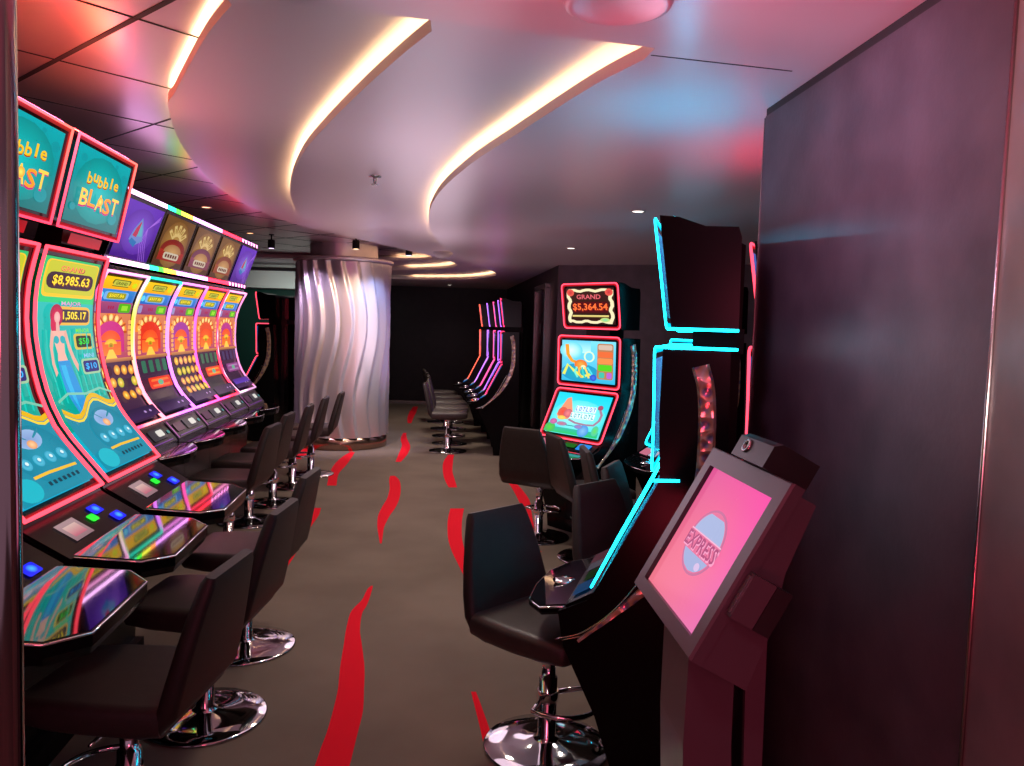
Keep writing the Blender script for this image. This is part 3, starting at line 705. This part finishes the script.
# ------------------------------------------------------------------ kiosk
def kiosk():
    zb, zt = .955, 1.285
    BL = atz(635, 584, zb); BR = atz(691, 664, zb); TL = atz(711.5, 446, zt); TR = atz(789, 481, zt)
    w = ((BR-BL)+(TR-TL)).normalized(); up = ((TL-BL)+(TR-BR)); up = (up-w*up.dot(w)).normalized(); n = w.cross(up)
    wid = (BR-BL).length*.5+(TR-TL).length*.5; hei = ((TL-BL).length+(TR-BR).length)/2
    c = (BL+BR+TL+TR)/4
    root = empty('touch_kiosk', (c.x+.1, c.y, 0)); tag(root, 'mauve touchscreen kiosk with tilted pink EXPRESS screen against the dark wall', 'kiosk')
    off = Vector((c.x+.1, c.y, 0)); c = c-off
    m = MB(); depth = .028
    rings = []
    for d_, s in ((0, .985), (-.006, 1.0), (-depth, 1.0)):
        rings.append([c+w*(i*wid/2*s)+up*(j*hei/2*s)+n*d_ for i, j in ((-1, -1), (1, -1), (1, 1), (-1, 1))])
    # front ring with an opening for the screen
    sw, sh = wid*.405, hei*.40; so = up*(-.005)
    outer = rings[0]; inner = [c+so+w*(i*sw)+up*(j*sh) for i, j in ((-1, -1), (1, -1), (1, 1), (-1, 1))]; inner2 = [p-n*.012 for p in inner]
    m.add(outer+inner+inner2, [(i, (i+1) % 4, 4+(i+1) % 4, 4+i) for i in range(4)], 'kiosk_paint')
    m.add(inner+inner2, [(i, (i+1) % 4, 4+(i+1) % 4, 4+i) for i in range(4)], 'kiosk_dark')
    m.add_loft(rings, 'kiosk_paint', cap=False); m.add(rings[-1], [(0, 1, 2, 3)], 'kiosk_paint')
    m.build('screen_housing', root)
    class K:
        def __call__(s, u, v, o=0): return c+so-n*(.011-o)+w*((u-.5)*2*sw)+up*((v-.5)*2*sh)
    m = MB(); A = Art(K(), m, 1.0)
    N = 8; v = []; cc = []
    tl, tr, bl, br = hexc('e05898'), hexc('fb4aa8'), hexc('f0788c'), hexc('ee78b8')
    for j in range(N+1):
        for i in range(N+1):
            a, b = i/N, j/N; v.append(A.S(a, b, 0)); q = mix(mix(bl, br, a), mix(tl, tr, a), b)
            g = math.exp(-((a-.45)**2+(b-.45)**2)*7)*.35; cc.append(mix(q, hexc('ff8878'), g))
    m.add(v, [(j*(N+1)+i, j*(N+1)+i+1, (j+1)*(N+1)+i+1, (j+1)*(N+1)+i) for j in range(N) for i in range(N)], 'screen', False, cc); A.up()
    ra = sh/sw*1.22; R1 = .25
    A.ell(.47, .5, R1*ra, R1, 'd070a0', 'c86f9a', 32); A.ell(.47, .5, R1*ra*.93, R1*.93, 'e87098', 'e8749c', 32)
    def chord(v0, v1, c1):
        pts = []
        for k in range(9): vv = v0+(v1-v0)*k/8; pts.append((.47-ra*math.sqrt(max(0, (R1*.9)**2-(vv-.5)**2)), vv))
        for k in range(9): vv = v1+(v0-v1)*k/8; pts.append((.47+ra*math.sqrt(max(0, (R1*.9)**2-(vv-.5)**2)), vv))
        A.poly(pts, c1)
    chord(.545, .70, 'a8b8e0'); chord(.275, .395, 'a0b0dc'); A.rect(.47-ra*.25, .535, .47+ra*.25, .545, 'f8b8d8')
    A.text('EXPRESS', .47, .47, ra*.50, .115, 'b04878', 'f8a0c8')
    A.ell(.47+ra*.1, .335, .04, .03, 'd8c0e8')
    m.build('screen', root)
    # rear electronics box
    m = MB(); pr = [(-.5, 0), (-.5, -.10), (-.2, -.085), (.1, -.05), (.46, -.035), (.46, 0)]
    m.add_loft([[c+w*(wid*sx)+up*(hei*a)+n*(b-depth) for a, b in pr] for sx in (-.40, .492)], 'kiosk_paint'); m.build('rear_box', root)
    # card reader on the right edge
    cr = c+w*(wid/2+.010)+up*(-.035)-n*.040
    m = MB(); m.obox(cr, w*.012, up*.045, n*.024, 'kiosk_paint'); o = m.build('card_reader', root)
    m = MB(); m.obox(cr+w*.001+n*.0255, w*.006, up*.038, n*.0015, 'steel'); m.build('card_slot', o)
    m = MB(); m.obox(cr-n*.043+w*.0, w*.011, up*.045, n*.017, 'kiosk_dark'); m.build('reader_back', o)
    # scanner on the top edge
    ct = c+up*(hei/2+.028)+w*(wid*.10)-n*.025
    m = MB()
    prof = [(-.028, -.05), (-.028, .05), (.018, .05), (.030, .035), (.030, -.05)]
    r0 = [ct+w*(-.085)+up*a+n*b for a, b in prof]; r1 = [ct+w*(.085)+up*a+n*b for a, b in prof]
    m.add_loft([r0, r1], 'kiosk_dark'); o = m.build('scanner', root)
    m = MB(); ring = []
    for dd, rr in ((0, .015), (.004, .015), (.004, .010), (-.002, .008)):
        ring.append([ct+w*(-.03)+n*(.05+dd)+(w*math.cos(2*PI*k/16)+up*math.sin(2*PI*k/16))*rr for k in range(16)])
    m.add_loft(ring, 'steel', True); m.build('lens', o)
    # stand: folded sheet column leaning under the housing
    m = MB(); a = c-up*(hei*.34)-n*(depth+.03)+w*.03
    b = Vector((.10+.02, a.y+.03, 0)); zz = -off.z
    top = [a+w*(i*.09)+Vector((j*.045, 0, 0)) for i, j in ((-1, -1), (1, -1), (1, 1), (-1, 1))]
    bot = [Vector((a.x+.04+j*.055, a.y+.0-i*.10, 0.012)) for i, j in ((-1, -1), (1, -1), (1, 1), (-1, 1))]
    mid = [t.lerp(q, .25)+Vector((-.01, 0, 0)) for t, q in zip(top, bot)]
    m.add_loft([bot, mid, top], 'kiosk_paint'); m.build('stand', root)
    m = MB(); fx = a.x+.11; yb = a.y
    m.prism_xz([(fx-.012, .012), (fx+.012, .012), (fx+.0, .98), (fx-.03, 1.0), (fx-.04, .95)], yb-.10, yb-.085, 'kiosk_paint'); m.build('rear_flange', root)
    m = MB(); m.box(a.x-.14, a.x+.22, a.y-.19, a.y+.19, 0, .012, 'kiosk_dark'); m.build('base_plate', root)
kiosk()

# ------------------------------------------------------------------ floor with woven red strokes
fl = MB()
fl.add([(-4.6, -2.5, 0), (4, -2.5, 0), (4, 17, 0), (-4.6, 17, 0)], [(0, 1, 2, 3)], 'carpet')
def stroke(rows):
    P = [(atz(a, y, 0), atz(b, y, 0)) for a, b, y in rows]
    L = catmull([Vector((p[0].x, p[0].y, .0015)) for p in P], 4); Rr = catmull([Vector((p[1].x, p[1].y, .0015)) for p in P], 4)
    n = len(L); fl.add(L+Rr, [(i, n+i, n+i+1, i+1) for i in range(n-1)], 'carpet_red')
stroke([(371, 373, 586), (367, 372, 590), (362, 369, 600), (355, 366, 607), (350, 362, 614), (346, 360, 630), (343.6, 362, 646), (340, 364.5, 668), (338, 364, 689), (333, 363, 711), (327, 358, 732), (321, 354, 748), (314, 349, 768), (300, 338, 800)])
stroke([(471, 476, 692), (475, 482, 708), (480, 489, 728), (483, 492, 742), (486, 494, 755)])
def c6(rows): stroke([(290+a/3.793, 290+b/3.793, 400+y/3.793) for a, b, y in rows])
c6([(380, 398, 288), (376, 415, 305), (378, 420, 335), (370, 416, 370), (350, 402, 405), (334, 378, 440), (331, 358, 480), (336, 352, 515), (341, 348, 545)])
c6([(600, 622, 208), (582, 618, 235), (580, 616, 270), (586, 624, 300), (602, 634, 332)])
c6([(608, 660, 412), (598, 652, 460), (599, 652, 520), (612, 662, 570), (636, 676, 620), (660, 690, 670), (690, 708, 730)])
c6([(820, 845, 303), (845, 880, 340), (866, 908, 380), (885, 915, 420), (905, 925, 470), (928, 950, 510), (945, 962, 545)])
c6([(430, 441, 125), (420, 443, 145), (424, 456, 175), (412, 446, 205), (400, 420, 235)])
c6([(467, 486, 25), (452, 478, 48), (445, 468, 68), (446, 460, 88)])
c6([(228, 246, 198), (200, 236, 215), (168, 215, 245), (150, 185, 280), (140, 176, 325)])
c6([(100, 132, 170), (55, 105, 185), (20, 70, 205), (-20, 40, 225)])
c6([(85, 118, 410), (68, 108, 440), (45, 80, 480), (15, 50, 530), (-40, 12, 600), (-90, -50, 690)])
c6([(205, 214, 135), (208, 226, 165), (224, 238, 196)])
c6([(-120, -60, 285), (-90, -40, 300)])
stroke([(515, 522, 540), (530, 542, 552)])
struct(fl.build('floor'))

# ------------------------------------------------------------------ ceiling
L1, L2, L3, L4 = 2.30, 2.37, 2.44, 2.51
def curve(pxs, z, tail):
    p = [atz(x, y, z) for x, y in pxs]; p = [Vector((a.x, a.y, 0)) for a in p]+[Vector((x, y, 0)) for x, y in tail]
    return catmull(p, 8)
cA = curve([(651, 56), (601.5, 81), (557.6, 107.7), (513.7, 136), (469.7, 164.8), (439, 193), (429, 215), (432, 233), (448, 250), (478.5, 266), (494.8, 272.5)], L1, [(-.33, 11.7), (-.75, 12.6), (-1.5, 13.1), (-2.6, 13.3), (-4.6, 13.4)])
cB = curve([(436.8, 27), (399.4, 57), (360, 92.3), (324.7, 127.4), (302.7, 153.8), (291.7, 180), (291.7, 200), (307, 219.7)], L2, [(-1.62, 7.5), (-1.35, 8.4), (-1.02, 9.4), (-.80, 10.4), (-.85, 11.0), (-1.15, 11.6), (-1.9, 12.1), (-3, 12.3), (-4.6, 12.4)])
cC = curve([(236, 0), (205, 38), (175.8, 90.8), (168.5, 110), (185, 150), (215, 185), (250, 206.5)], L3, [(-2.05, 7.3), (-1.75, 8.3), (-1.35, 9.3), (-1.12, 10.1), (-1.15, 10.7), (-1.45, 11.05), (-2.2, 11.25), (-3.2, 11.35), (-4.6, 11.4)])
nl = lambda x: 2.06+.245*x     # straight front edge of the recess
def lineend(c): # start point moved on to the straight edge
    p = c[0]; c[0] = Vector((p.x, nl(p.x), 0)); return c
cA, cB, cC = map(lineend, (cA, cB, cC))
def offset(c, d):
    out = []
    for i, p in enumerate(c):
        t = (c[min(i+1, len(c)-1)]-c[max(i-1, 0)]).normalized(); out.append(p+Vector((t.y, -t.x, 0))*d)
    return out
def plane(mb, poly, z, mat, down=True):
    tri = tessellate_polygon([[Vector((p[0], p[1], 0)) for p in poly]])
    mb.add([(p[0], p[1], z) for p in poly], tri, mat)
    mb.add([(p[0], p[1], z+.02) for p in poly], [t[::-1] for t in tri], mat)
def wallstrip(mb, line, z0, z1, mat, smooth=True):
    n = len(line); mb.add([(p[0], p[1], z0) for p in line]+[(p[0], p[1], z1) for p in line], [(i, i+1, n+i+1, n+i) for i in range(n-1)], mat, smooth)
def xy(c): return [(p.x, p.y) for p in c]
m = MB()
ol = [(4, -2.5), (4, 17), (-4.6, 17)]
poly1 = [(-4.6, -2.5)]+ol+list(reversed(xy(cA)))+[(-4.6, nl(-4.6)+.6)] 
poly1 = [(-4.6, -2.5)]+ol+list(reversed(xy(cA)))+[(-4.6, nl(-4.6))]
plane(m, poly1, L1, 'ceiling_paint')
LIP = .038
wallstrip(m, xy(cA), L1, L1+LIP, 'ceiling_cove'); wallstrip(m, [(-4.6, nl(-4.6)), (cA[0].x, nl(cA[0].x))], L1, L4+.02, 'ceiling_cove')
struct(m.build('ceiling'))
def level(c_out, c_in, z, ztop, name, mat):
    m = MB(); o = offset(c_out, -.0); o2 = offset(c_out, .10 if True else 0)
    # check the side: the panel has to reach over the lip of the lower one
    n0 = len(o2)
    polyo = xy(o2); polyi = xy(c_in)
    polyo[0] = (polyo[0][0], nl(polyo[0][0])+.0); polyi[0] = (polyi[0][0], nl(polyi[0][0]))
    poly = polyo+list(reversed(polyi))
    plane(m, poly, z, mat); wallstrip(m, polyi, z, z+LIP, 'ceiling_cove'); return struct(m.build(name))
level(cA, cB, L2, 0, 'ceiling', 'ceiling_paint'); level(cB, cC, L3, 0, 'ceiling', 'ceiling_paint')
# glossy tile ceiling
m = MB(); o2 = xy(offset(cC, .10)); o2[0] = (o2[0][0], nl(o2[0][0]))
plane(m, o2+[(-4.6, nl(-4.6))], L4, 'tile_metal'); struct(m.build('ceiling'))
m = MB()
ga = R_(49); d1 = Vector((math.cos(ga), math.sin(ga), 0)); d2 = Vector((math.sin(ga), -math.cos(ga), 0))
n1 = Vector((-math.sin(ga), math.cos(ga), 0)); n2 = Vector((math.cos(ga), math.sin(ga), 0))
for k in range(-3, 14):
    q = n1*(2.67+.68*k); m.obox(q+d1*3+Vector((0, 0, L4-.001)), d1*9, n1*.004, Vector((0, 0, .002)), 'seam')
    q = n2*(1.16+.68*(k-1)); m.obox(q+n1*3+Vector((0, 0, L4-.001)), n1*9, n2*(.009 if k == 1 else .005), Vector((0, 0, .002)), 'seam')
# clip seams to the tile field
seam_mb = m
def inside(pt, poly):
    c = False; x, y = pt; j = len(poly)-1
    for i in range(len(poly)):
        a, b = poly[i], poly[j]
        if (a[1] > y) != (b[1] > y) and x < (b[0]-a[0])*(y-a[1])/(b[1]-a[1])+a[0]: c = not c
        j = i
    return c
tp = o2+[(-4.6, nl(-4.6))]
m = MB()
def seams(n, d, base0, hw):
    q = n*base0; on = None; t = -9.0
    while t < 14:
        pnt = q+d*t; ins = inside((pnt.x, pnt.y), tp)
        if ins and on is None: on = t
        if (not ins) and on is not None:
            c = q+d*((on+t)/2); m.obox(c+Vector((0, 0, L4-.0012)), d*((t-on)/2), n*hw, Vector((0, 0, .0012)), 'seam'); on = None
        t += .03
for k in range(-6, 18):
    seams(n1, d1, 2.67+.68*k, .004); seams(n2, -n1, 1.16+.68*(k-1), .010 if k == 1 else .0045)
struct(m.build('trim_1'))
# cove light strips lying on the lips
for c, z, lab in ((cA, L1, 'warm cove light strip along the right-hand ceiling curve'), (cB, L2, 'warm cove light strip along the middle ceiling curve'), (cC, L3, 'warm cove light strip beside the glossy tile ceiling')):
    m = MB(); l = [q_ for q_ in offset(c, .022)[1:] if not (q_.y > 9 and q_.x < -1.75)]; n = len(l); m.tube([(p.x, p.y, z+.030) for p in l], .007, 'glow', 6, False, [(19, 12.5, 6.4)]*n)
    o = m.build('cove_light'); tag(o, lab, 'light strip', 'cove lights in the stepped ceiling')
    m = MB(); wallstrip(m, xy(offset(c, .099)), z+.0, z+.075, 'ceiling_cove'); struct(m.build('ceiling'))
# fine joint in the ceiling panels
m = MB(); a = atz(651, 55, L1); b = atz(792, 71, L1); d = (b-a); m.obox((a+b)/2-Vector((0, 0, .0006)), d/2, Vector((-d.y, d.x, 0)).normalized()*.0025, Vector((0, 0, .0006)), 'seam'); struct(m.build('trim_2'))

# ceiling fittings
def downlight(x, y, z, colr, lab, e=18, on=True):
    r = empty('downlight', (x, y, z)); tag(r, lab, 'ceiling light', 'recessed ceiling downlights')
    m = MB(); m.lathe([(.048, .0), (.048, -.004), (.036, -.005), (.034, .0)], 'white_satin', 24); m.build('trim_ring', r)
    m = MB(); rr = [(.034*math.cos(2*PI*k/20), .034*math.sin(2*PI*k/20), -.0035) for k in range(20)]; m.add(rr, [tuple(range(20))], 'glow', False, [colr]*20); m.build('lamp', r)
    if e:
        l = bpy.data.lights.new('downlight_lamp', 'SPOT'); l.energy = e; l.spot_size = R_(125); l.spot_blend = .8; l.shadow_soft_size = .05; mx = max(colr); l.color = tuple(c/mx for c in colr)
        lo = bpy.data.objects.new('downlight_lamp', l); col.objects.link(lo); lo.location = (x, y, z-.03)
WH = (4, 3.4, 3.0)
q = atz(638, 211, L1); downlight(q.x, q.y, L1, WH, 'white downlight in the ceiling left of the cyan machine top', 22)
q = atz(571, 248, L1); downlight(q.x, q.y, L1, WH, 'white downlight above the red lit sea machine', 22)
q = aty(448, 289, 14.6); downlight(-1.2, 14.6, L1, WH, 'small white downlight near the far dark wall', 15)
q = atz(250, 233, L4); downlight(q.x, q.y, L4, (4, 1.6, .7), 'orange downlight in the tile ceiling past the fan pattern machines', 15)
q = atz(206, 207, L4); downlight(q.x, q.y, L4, (4, 1.8, 1.0), 'orange downlight in the tile ceiling over the fan pattern machines', 15)
# sprinkler
q = atz(375, 176, L2); r = empty('sprinkler', (q.x, q.y, L2)); tag(r, 'small chrome sprinkler head in the middle ceiling band', 'sprinkler')
m = MB(); m.lathe([(.035, 0), (.035, -.006), (.012, -.008), (.010, -.03), (.006, -.045)], 'steel', 20); m.build('body', r)
m = MB(); m.lathe([(.022, -.046), (.022, -.049), (.004, -.049)], 'steel', 12); m.build('deflector', r)
q = atz(443, 252, L2); m = MB(); m.lathe([(.11, 0), (.11, -.02), (.07, -.06), (.02, -.075), (0, -.076)], 'white_satin', 24)
o = m.build('smoke_detector'); o.location = (q.x, q.y, L2); tag(o, 'pale smoke detector on the ceiling before the far cove tips', 'smoke detector')
q = atz(618, 2, L1); r = empty('ceiling_speaker', (q.x, q.y, L1)); tag(r, 'round white ceiling speaker at the top edge of the picture', 'speaker')
m = MB(); m.lathe([(.125, 0), (.122, -.008), (.108, -.013), (.10, -.006), (0, -.005)], 'ceiling_paint', 40); m.build('rim', r)

# spot lights above the column
for k, (x, y, c, lab) in enumerate([(-2.75, 8.95, (.85, .6, 1), 'small black spotlight with lilac beam left of the column top'), (-1.75, 8.7, (1, .75, .5), 'small black spotlight with warm beam before the column top'), (-1.25, 9.3, (.3, .45, 1), 'small black spotlight with blue beam right of the column top')]):
    r = empty('spotlight', (x, y, L4)); tag(r, lab, 'spotlight', 'spotlights round the column')
    m = MB(); m.lathe([(.03, 0), (.03, -.01), (.008, -.012), (.008, -.06)], 'black_satin', 12); m.build('mount', r)
    m = MB(); m.lathe([(.035, -.06), (.04, -.07), (.04, -.15), (.036, -.155)], 'black_satin', 16); b = m.build('can', r)
    m = MB(); m.add([(.03*math.cos(2*PI*i/16), .03*math.sin(2*PI*i/16), -.156) for i in range(16)], [tuple(range(16))], 'glow', False, [tuple(v*4 for v in c)]*16); m.build('lens', b)
    l = bpy.data.lights.new('spotlight_lamp', 'SPOT'); l.energy = [70, 130, 110][k]; l.color = c; l.spot_size = R_(75); l.spot_blend = .7; l.shadow_soft_size = .04
    lo = bpy.data.objects.new('spotlight_lamp', l); col.objects.link(lo); lo.location = (x, y, L4-.17); tgt = Vector((-2.02, 9.9, .9)); lo.rotation_euler = (tgt-Vector(lo.location)).to_track_quat('-Z', 'Y').to_euler()

# ------------------------------------------------------------------ column
ccx, ccy, cr = -2.16, 10.02, .60
r = empty('wavy_column', (ccx, ccy, 0)); tag(r, 'round column clad in wavy brushed metal, lit pink and violet', 'column')
m = MB(); NA, NZ = 288, 48; v = []; f = []
zb, zt = .15, 2.285
for j in range(NZ+1):
    z = zb+(zt-zb)*j/NZ
    ph = .135*math.sin((z-.2)*2*PI/1.95+.4)
    for i in range(NA):
        a = 2*PI*i/NA; t = ((a+ph)*20/(2*PI)) % 1.0
        saw = t/.82 if t < .82 else (1-t)/.18
        rr = cr-.055+.05*saw; v.append((rr*math.cos(a), rr*math.sin(a), z))
for j in range(NZ):
    for i in range(NA): k = (i+1) % NA; f.append((j*NA+i, j*NA+k, (j+1)*NA+k, (j+1)*NA+i))
m.add(v, f, 'column_metal', True); m.build('wavy_cladding', r)
m = MB(); m.lathe([(.56, 0), (.575, .01), (.575, .10), (.555, .15), (.50, .155)], 'bronze', 64); m.build('base_ring', r)
m = MB(); m.lathe([(.42, 2.27), (.42, L4)], 'column_metal', 48); m.build('core', r)
m = MB(); m.lathe([(.56, 2.29), (.61, 2.292), (.62, 2.30), (.62, 2.33), (.60, 2.338), (.50, 2.34)], 'column_metal', 64); m.build('top_ring', r)

# ------------------------------------------------------------------ walls
def wall(pts, z0, z1, mat, name, t=.06):
    m = MB()
    for (a, b) in zip(pts[:-1], pts[1:]):
        a = Vector((*a, 0)); b = Vector((*b, 0)); d = (b-a); n = Vector((d.y, -d.x, 0)).normalized()
        m.add([a+Vector((0, 0, z0)), b+Vector((0, 0, z0)), b+Vector((0, 0, z1)), a+Vector((0, 0, z1)), a+n*t+Vector((0, 0, z0)), b+n*t+Vector((0, 0, z0)), b+n*t+Vector((0, 0, z1)), a+n*t+Vector((0, 0, z1))],
              [(0, 1, 2, 3), (7, 6, 5, 4), (0, 4, 5, 1), (3, 2, 6, 7), (0, 3, 7, 4), (1, 5, 6, 2)], mat)
    return struct(m.build(name))
# near right panel
cor = atz(766, 109, L1); e1 = atz(925, 0, L1); d = (e1-cor); d.z = 0
ry = lambda t: cor+d*t
t_end = 1.36
pA = (cor.x, cor.y); pe = ry(t_end); 
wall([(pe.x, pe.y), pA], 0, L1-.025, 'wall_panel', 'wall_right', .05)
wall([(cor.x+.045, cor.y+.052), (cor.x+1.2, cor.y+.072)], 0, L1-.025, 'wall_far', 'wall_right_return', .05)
m = MB(); nn = Vector((-d.y, d.x, 0)).normalized()
m.obox(Vector((pA[0], pA[1], (L1-.03)/2))-Vector((.001, -.001, 0)), Vector((.0022, 0, 0)), Vector((0, .0022, 0)), Vector((0, 0, (L1-.03)/2)), 'steel'); 
struct(m.build('trim_3'))
m = MB(); c_ = (cor+pe)/2; m.obox(Vector((c_.x+.015, c_.y, L1-.0125)), (pe-cor)/2+(pe-cor).normalized()*.0, Vector((.012, .0, 0)), Vector((0, 0, .0125)), 'seam'); struct(m.build('trim_4'))
# lit pilaster at the right edge
pf = Vector((pe.x-.012, pe.y-.004, 0)); pg = Vector((pe.x-.16, pe.y-.85, 0))
wall([(pg.x, pg.y), (pf.x, pf.y)], 0, L1, 'stone_pilaster', 'wall_pilaster', .05)
m = MB(); m.tube([(pf.x-.002, pf.y+.002, 0), (pf.x-.002, pf.y+.002, L1)], .005, 'steel', 8); struct(m.build('trim_5'))
# far walls
w1 = (.50, 9.3); w0 = (-.16, 15.6)
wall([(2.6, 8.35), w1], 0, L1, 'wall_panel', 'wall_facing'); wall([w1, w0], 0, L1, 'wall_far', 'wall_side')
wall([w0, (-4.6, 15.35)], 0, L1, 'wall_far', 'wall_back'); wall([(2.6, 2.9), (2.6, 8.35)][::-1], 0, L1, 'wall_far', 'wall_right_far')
wall([(-3.05, 13.0), (-4.6, 13.0)], 0, 2.05, 'wall_green', 'wall_green'); wall([(-3.05, 12.55), (-4.6, 12.55)], 2.04, L1, 'white_satin', 'wall_beam', -.45)
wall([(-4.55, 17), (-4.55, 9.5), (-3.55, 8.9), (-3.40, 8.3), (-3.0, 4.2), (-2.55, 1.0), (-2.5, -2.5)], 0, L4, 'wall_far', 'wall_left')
m = MB(); a = Vector((*w0, 0)); b = Vector((-4.6, 15.35, 0)); dd = b-a; m.obox((a+b)/2+Vector((0, -.012, .03)), dd/2, Vector((0, .010, 0)), Vector((0, 0, .03)), 'edge_trim'); struct(m.build('baseboard_back'))
# door in the side wall
dv = (Vector((*w0, 0))-Vector((*w1, 0))).normalized(); nv = Vector((dv.y, -dv.x, 0)); nv = nv if nv.x < 0 else -nv
dc = Vector((*w1, 0))+dv*1.15
r = empty('door', tuple(dc)); r.name = 'door_1'; r['kind'] = 'structure'
m = MB(); m.obox(nv*.015+Vector((0, 0, 1.02)), dv*.45, nv*.012, Vector((0, 0, 1.02)), 'door_paint'); m.build('door_leaf', r)
m = MB()
for s in (-1, 1): m.obox(nv*.03+dv*(s*.48)+Vector((0, 0, 1.04)), dv*.03, nv*.03, Vector((0, 0, 1.04)), 'edge_trim')
m.obox(nv*.03+Vector((0, 0, 2.09)), dv*.51, nv*.03, Vector((0, 0, .03)), 'edge_trim'); m.build('door_frame', r)
m = MB(); m.obox(nv*.05+dv*-.38+Vector((0, 0, 1.0)), dv*.05, nv*.008, Vector((0, 0, .012)), 'steel'); m.build('door_handle', r)
m = MB(); m.obox(nv*.031+dv*.05+Vector((0, 0, 1.55)), dv*.05, nv*.003, Vector((0, 0, .07)), 'white_satin'); m.build('door_sign', r)

# ------------------------------------------------------------------ steel post at the left edge
q = aty(1.5, 383, .92); m = MB(); m.lathe([(.0195, 0), (.0195, L1)], 'pole_steel', 40); o = m.build('steel_post'); o.location = (q.x, q.y, 0)
tag(o, 'polished steel post right at the left edge of the picture', 'post')

# ------------------------------------------------------------------ light
w = bpy.data.worlds.new('world'); sc.world = w; w.use_nodes = True
w.node_tree.nodes['Background'].inputs[0].default_value = (.75, .38, .55, 1); w.node_tree.nodes['Background'].inputs[1].default_value = .35
def area(x, y, z, sx, sy, e, c, tgt):
    l = bpy.data.lights.new('room_lamp', 'AREA'); l.shape = 'RECTANGLE'; l.size = sx; l.size_y = sy; l.energy = e; l.color = c
    o = bpy.data.objects.new('room_lamp', l); col.objects.link(o); o.location = (x, y, z); o.rotation_euler = (Vector(tgt)-Vector((x, y, z))).to_track_quat('-Z', 'Y').to_euler(); o.visible_glossy = True
def spot(x, y, z, e, c, tgt=None, size=130):  # added fill spots without fittings, some standing low
    l = bpy.data.lights.new('ceiling_spot', 'SPOT'); l.energy = e; l.color = c; l.spot_size = R_(size); l.spot_blend = .9; l.shadow_soft_size = .12
    o = bpy.data.objects.new('ceiling_spot', l); col.objects.link(o); o.location = (x, y, z)
    if tgt: o.rotation_euler = (Vector(tgt)-Vector((x, y, z))).to_track_quat('-Z', 'Y').to_euler()
for (x, y, e) in ((-.25, 3.6, 54), (-.5, 5.2, 80), (-.9, 7.4, 92), (-.8, 9.6, 90), (-1.3, 12.2, 75)):
    spot(x, y, 2.26, e, (1, .86, .70))  # added warm fill along the aisle
spot(.15, 1.75, 2.26, 52, (1, .62, .88), (.9, 2.0, 1.95), 84); spot(-.2, .6, 2.25, 14, (1, .6, .62)); spot(-3.5, 11.2, 2.0, 22, (.8, 1, .9), (-3.6, 13, 1.4))  # added spots to brighten the right wall, near floor and green wall
# added red fill behind the camera, standing in for unseen machines
l = bpy.data.lights.new('aisle_lamp', 'POINT'); l.energy = 34; l.color = (1, .10, .2); l.shadow_soft_size = .3; o = bpy.data.objects.new('aisle_lamp', l); col.objects.link(o); o.location = (.1, -.7, 1.7)
for x, y, e in ((-.45, 3.6, 12), (-.75, 6.6, 15), (-1.0, 9.0, 10)):
    l = bpy.data.lights.new('aisle_lamp', 'POINT'); l.energy = e; l.color = (1, .74, .90); l.shadow_soft_size = .45; o = bpy.data.objects.new('aisle_lamp', l); col.objects.link(o); o.location = (x, y, 1.5)  # added soft fill points in mid-aisle, no lamps hang there
spot(-.35, -.35, 2.2, 200, (1, .78, .74), (.84, .95, 1.9), 38); spot(-.4, -.4, .35, 34, (1, .05, .1), (.75, 1.0, .5), 70); spot(-.3, .2, .9, 165, (1, .07, .14), (.40, 1.55, 2.3), 50)  # added unseen spots for the pilaster, kiosk side and near ceiling

sc.view_settings.view_transform = 'Standard'; sc.view_settings.look = 'None'; sc.view_settings.exposure = 0; sc.view_settings.gamma = 1; sc.view_settings.use_curve_mapping = False
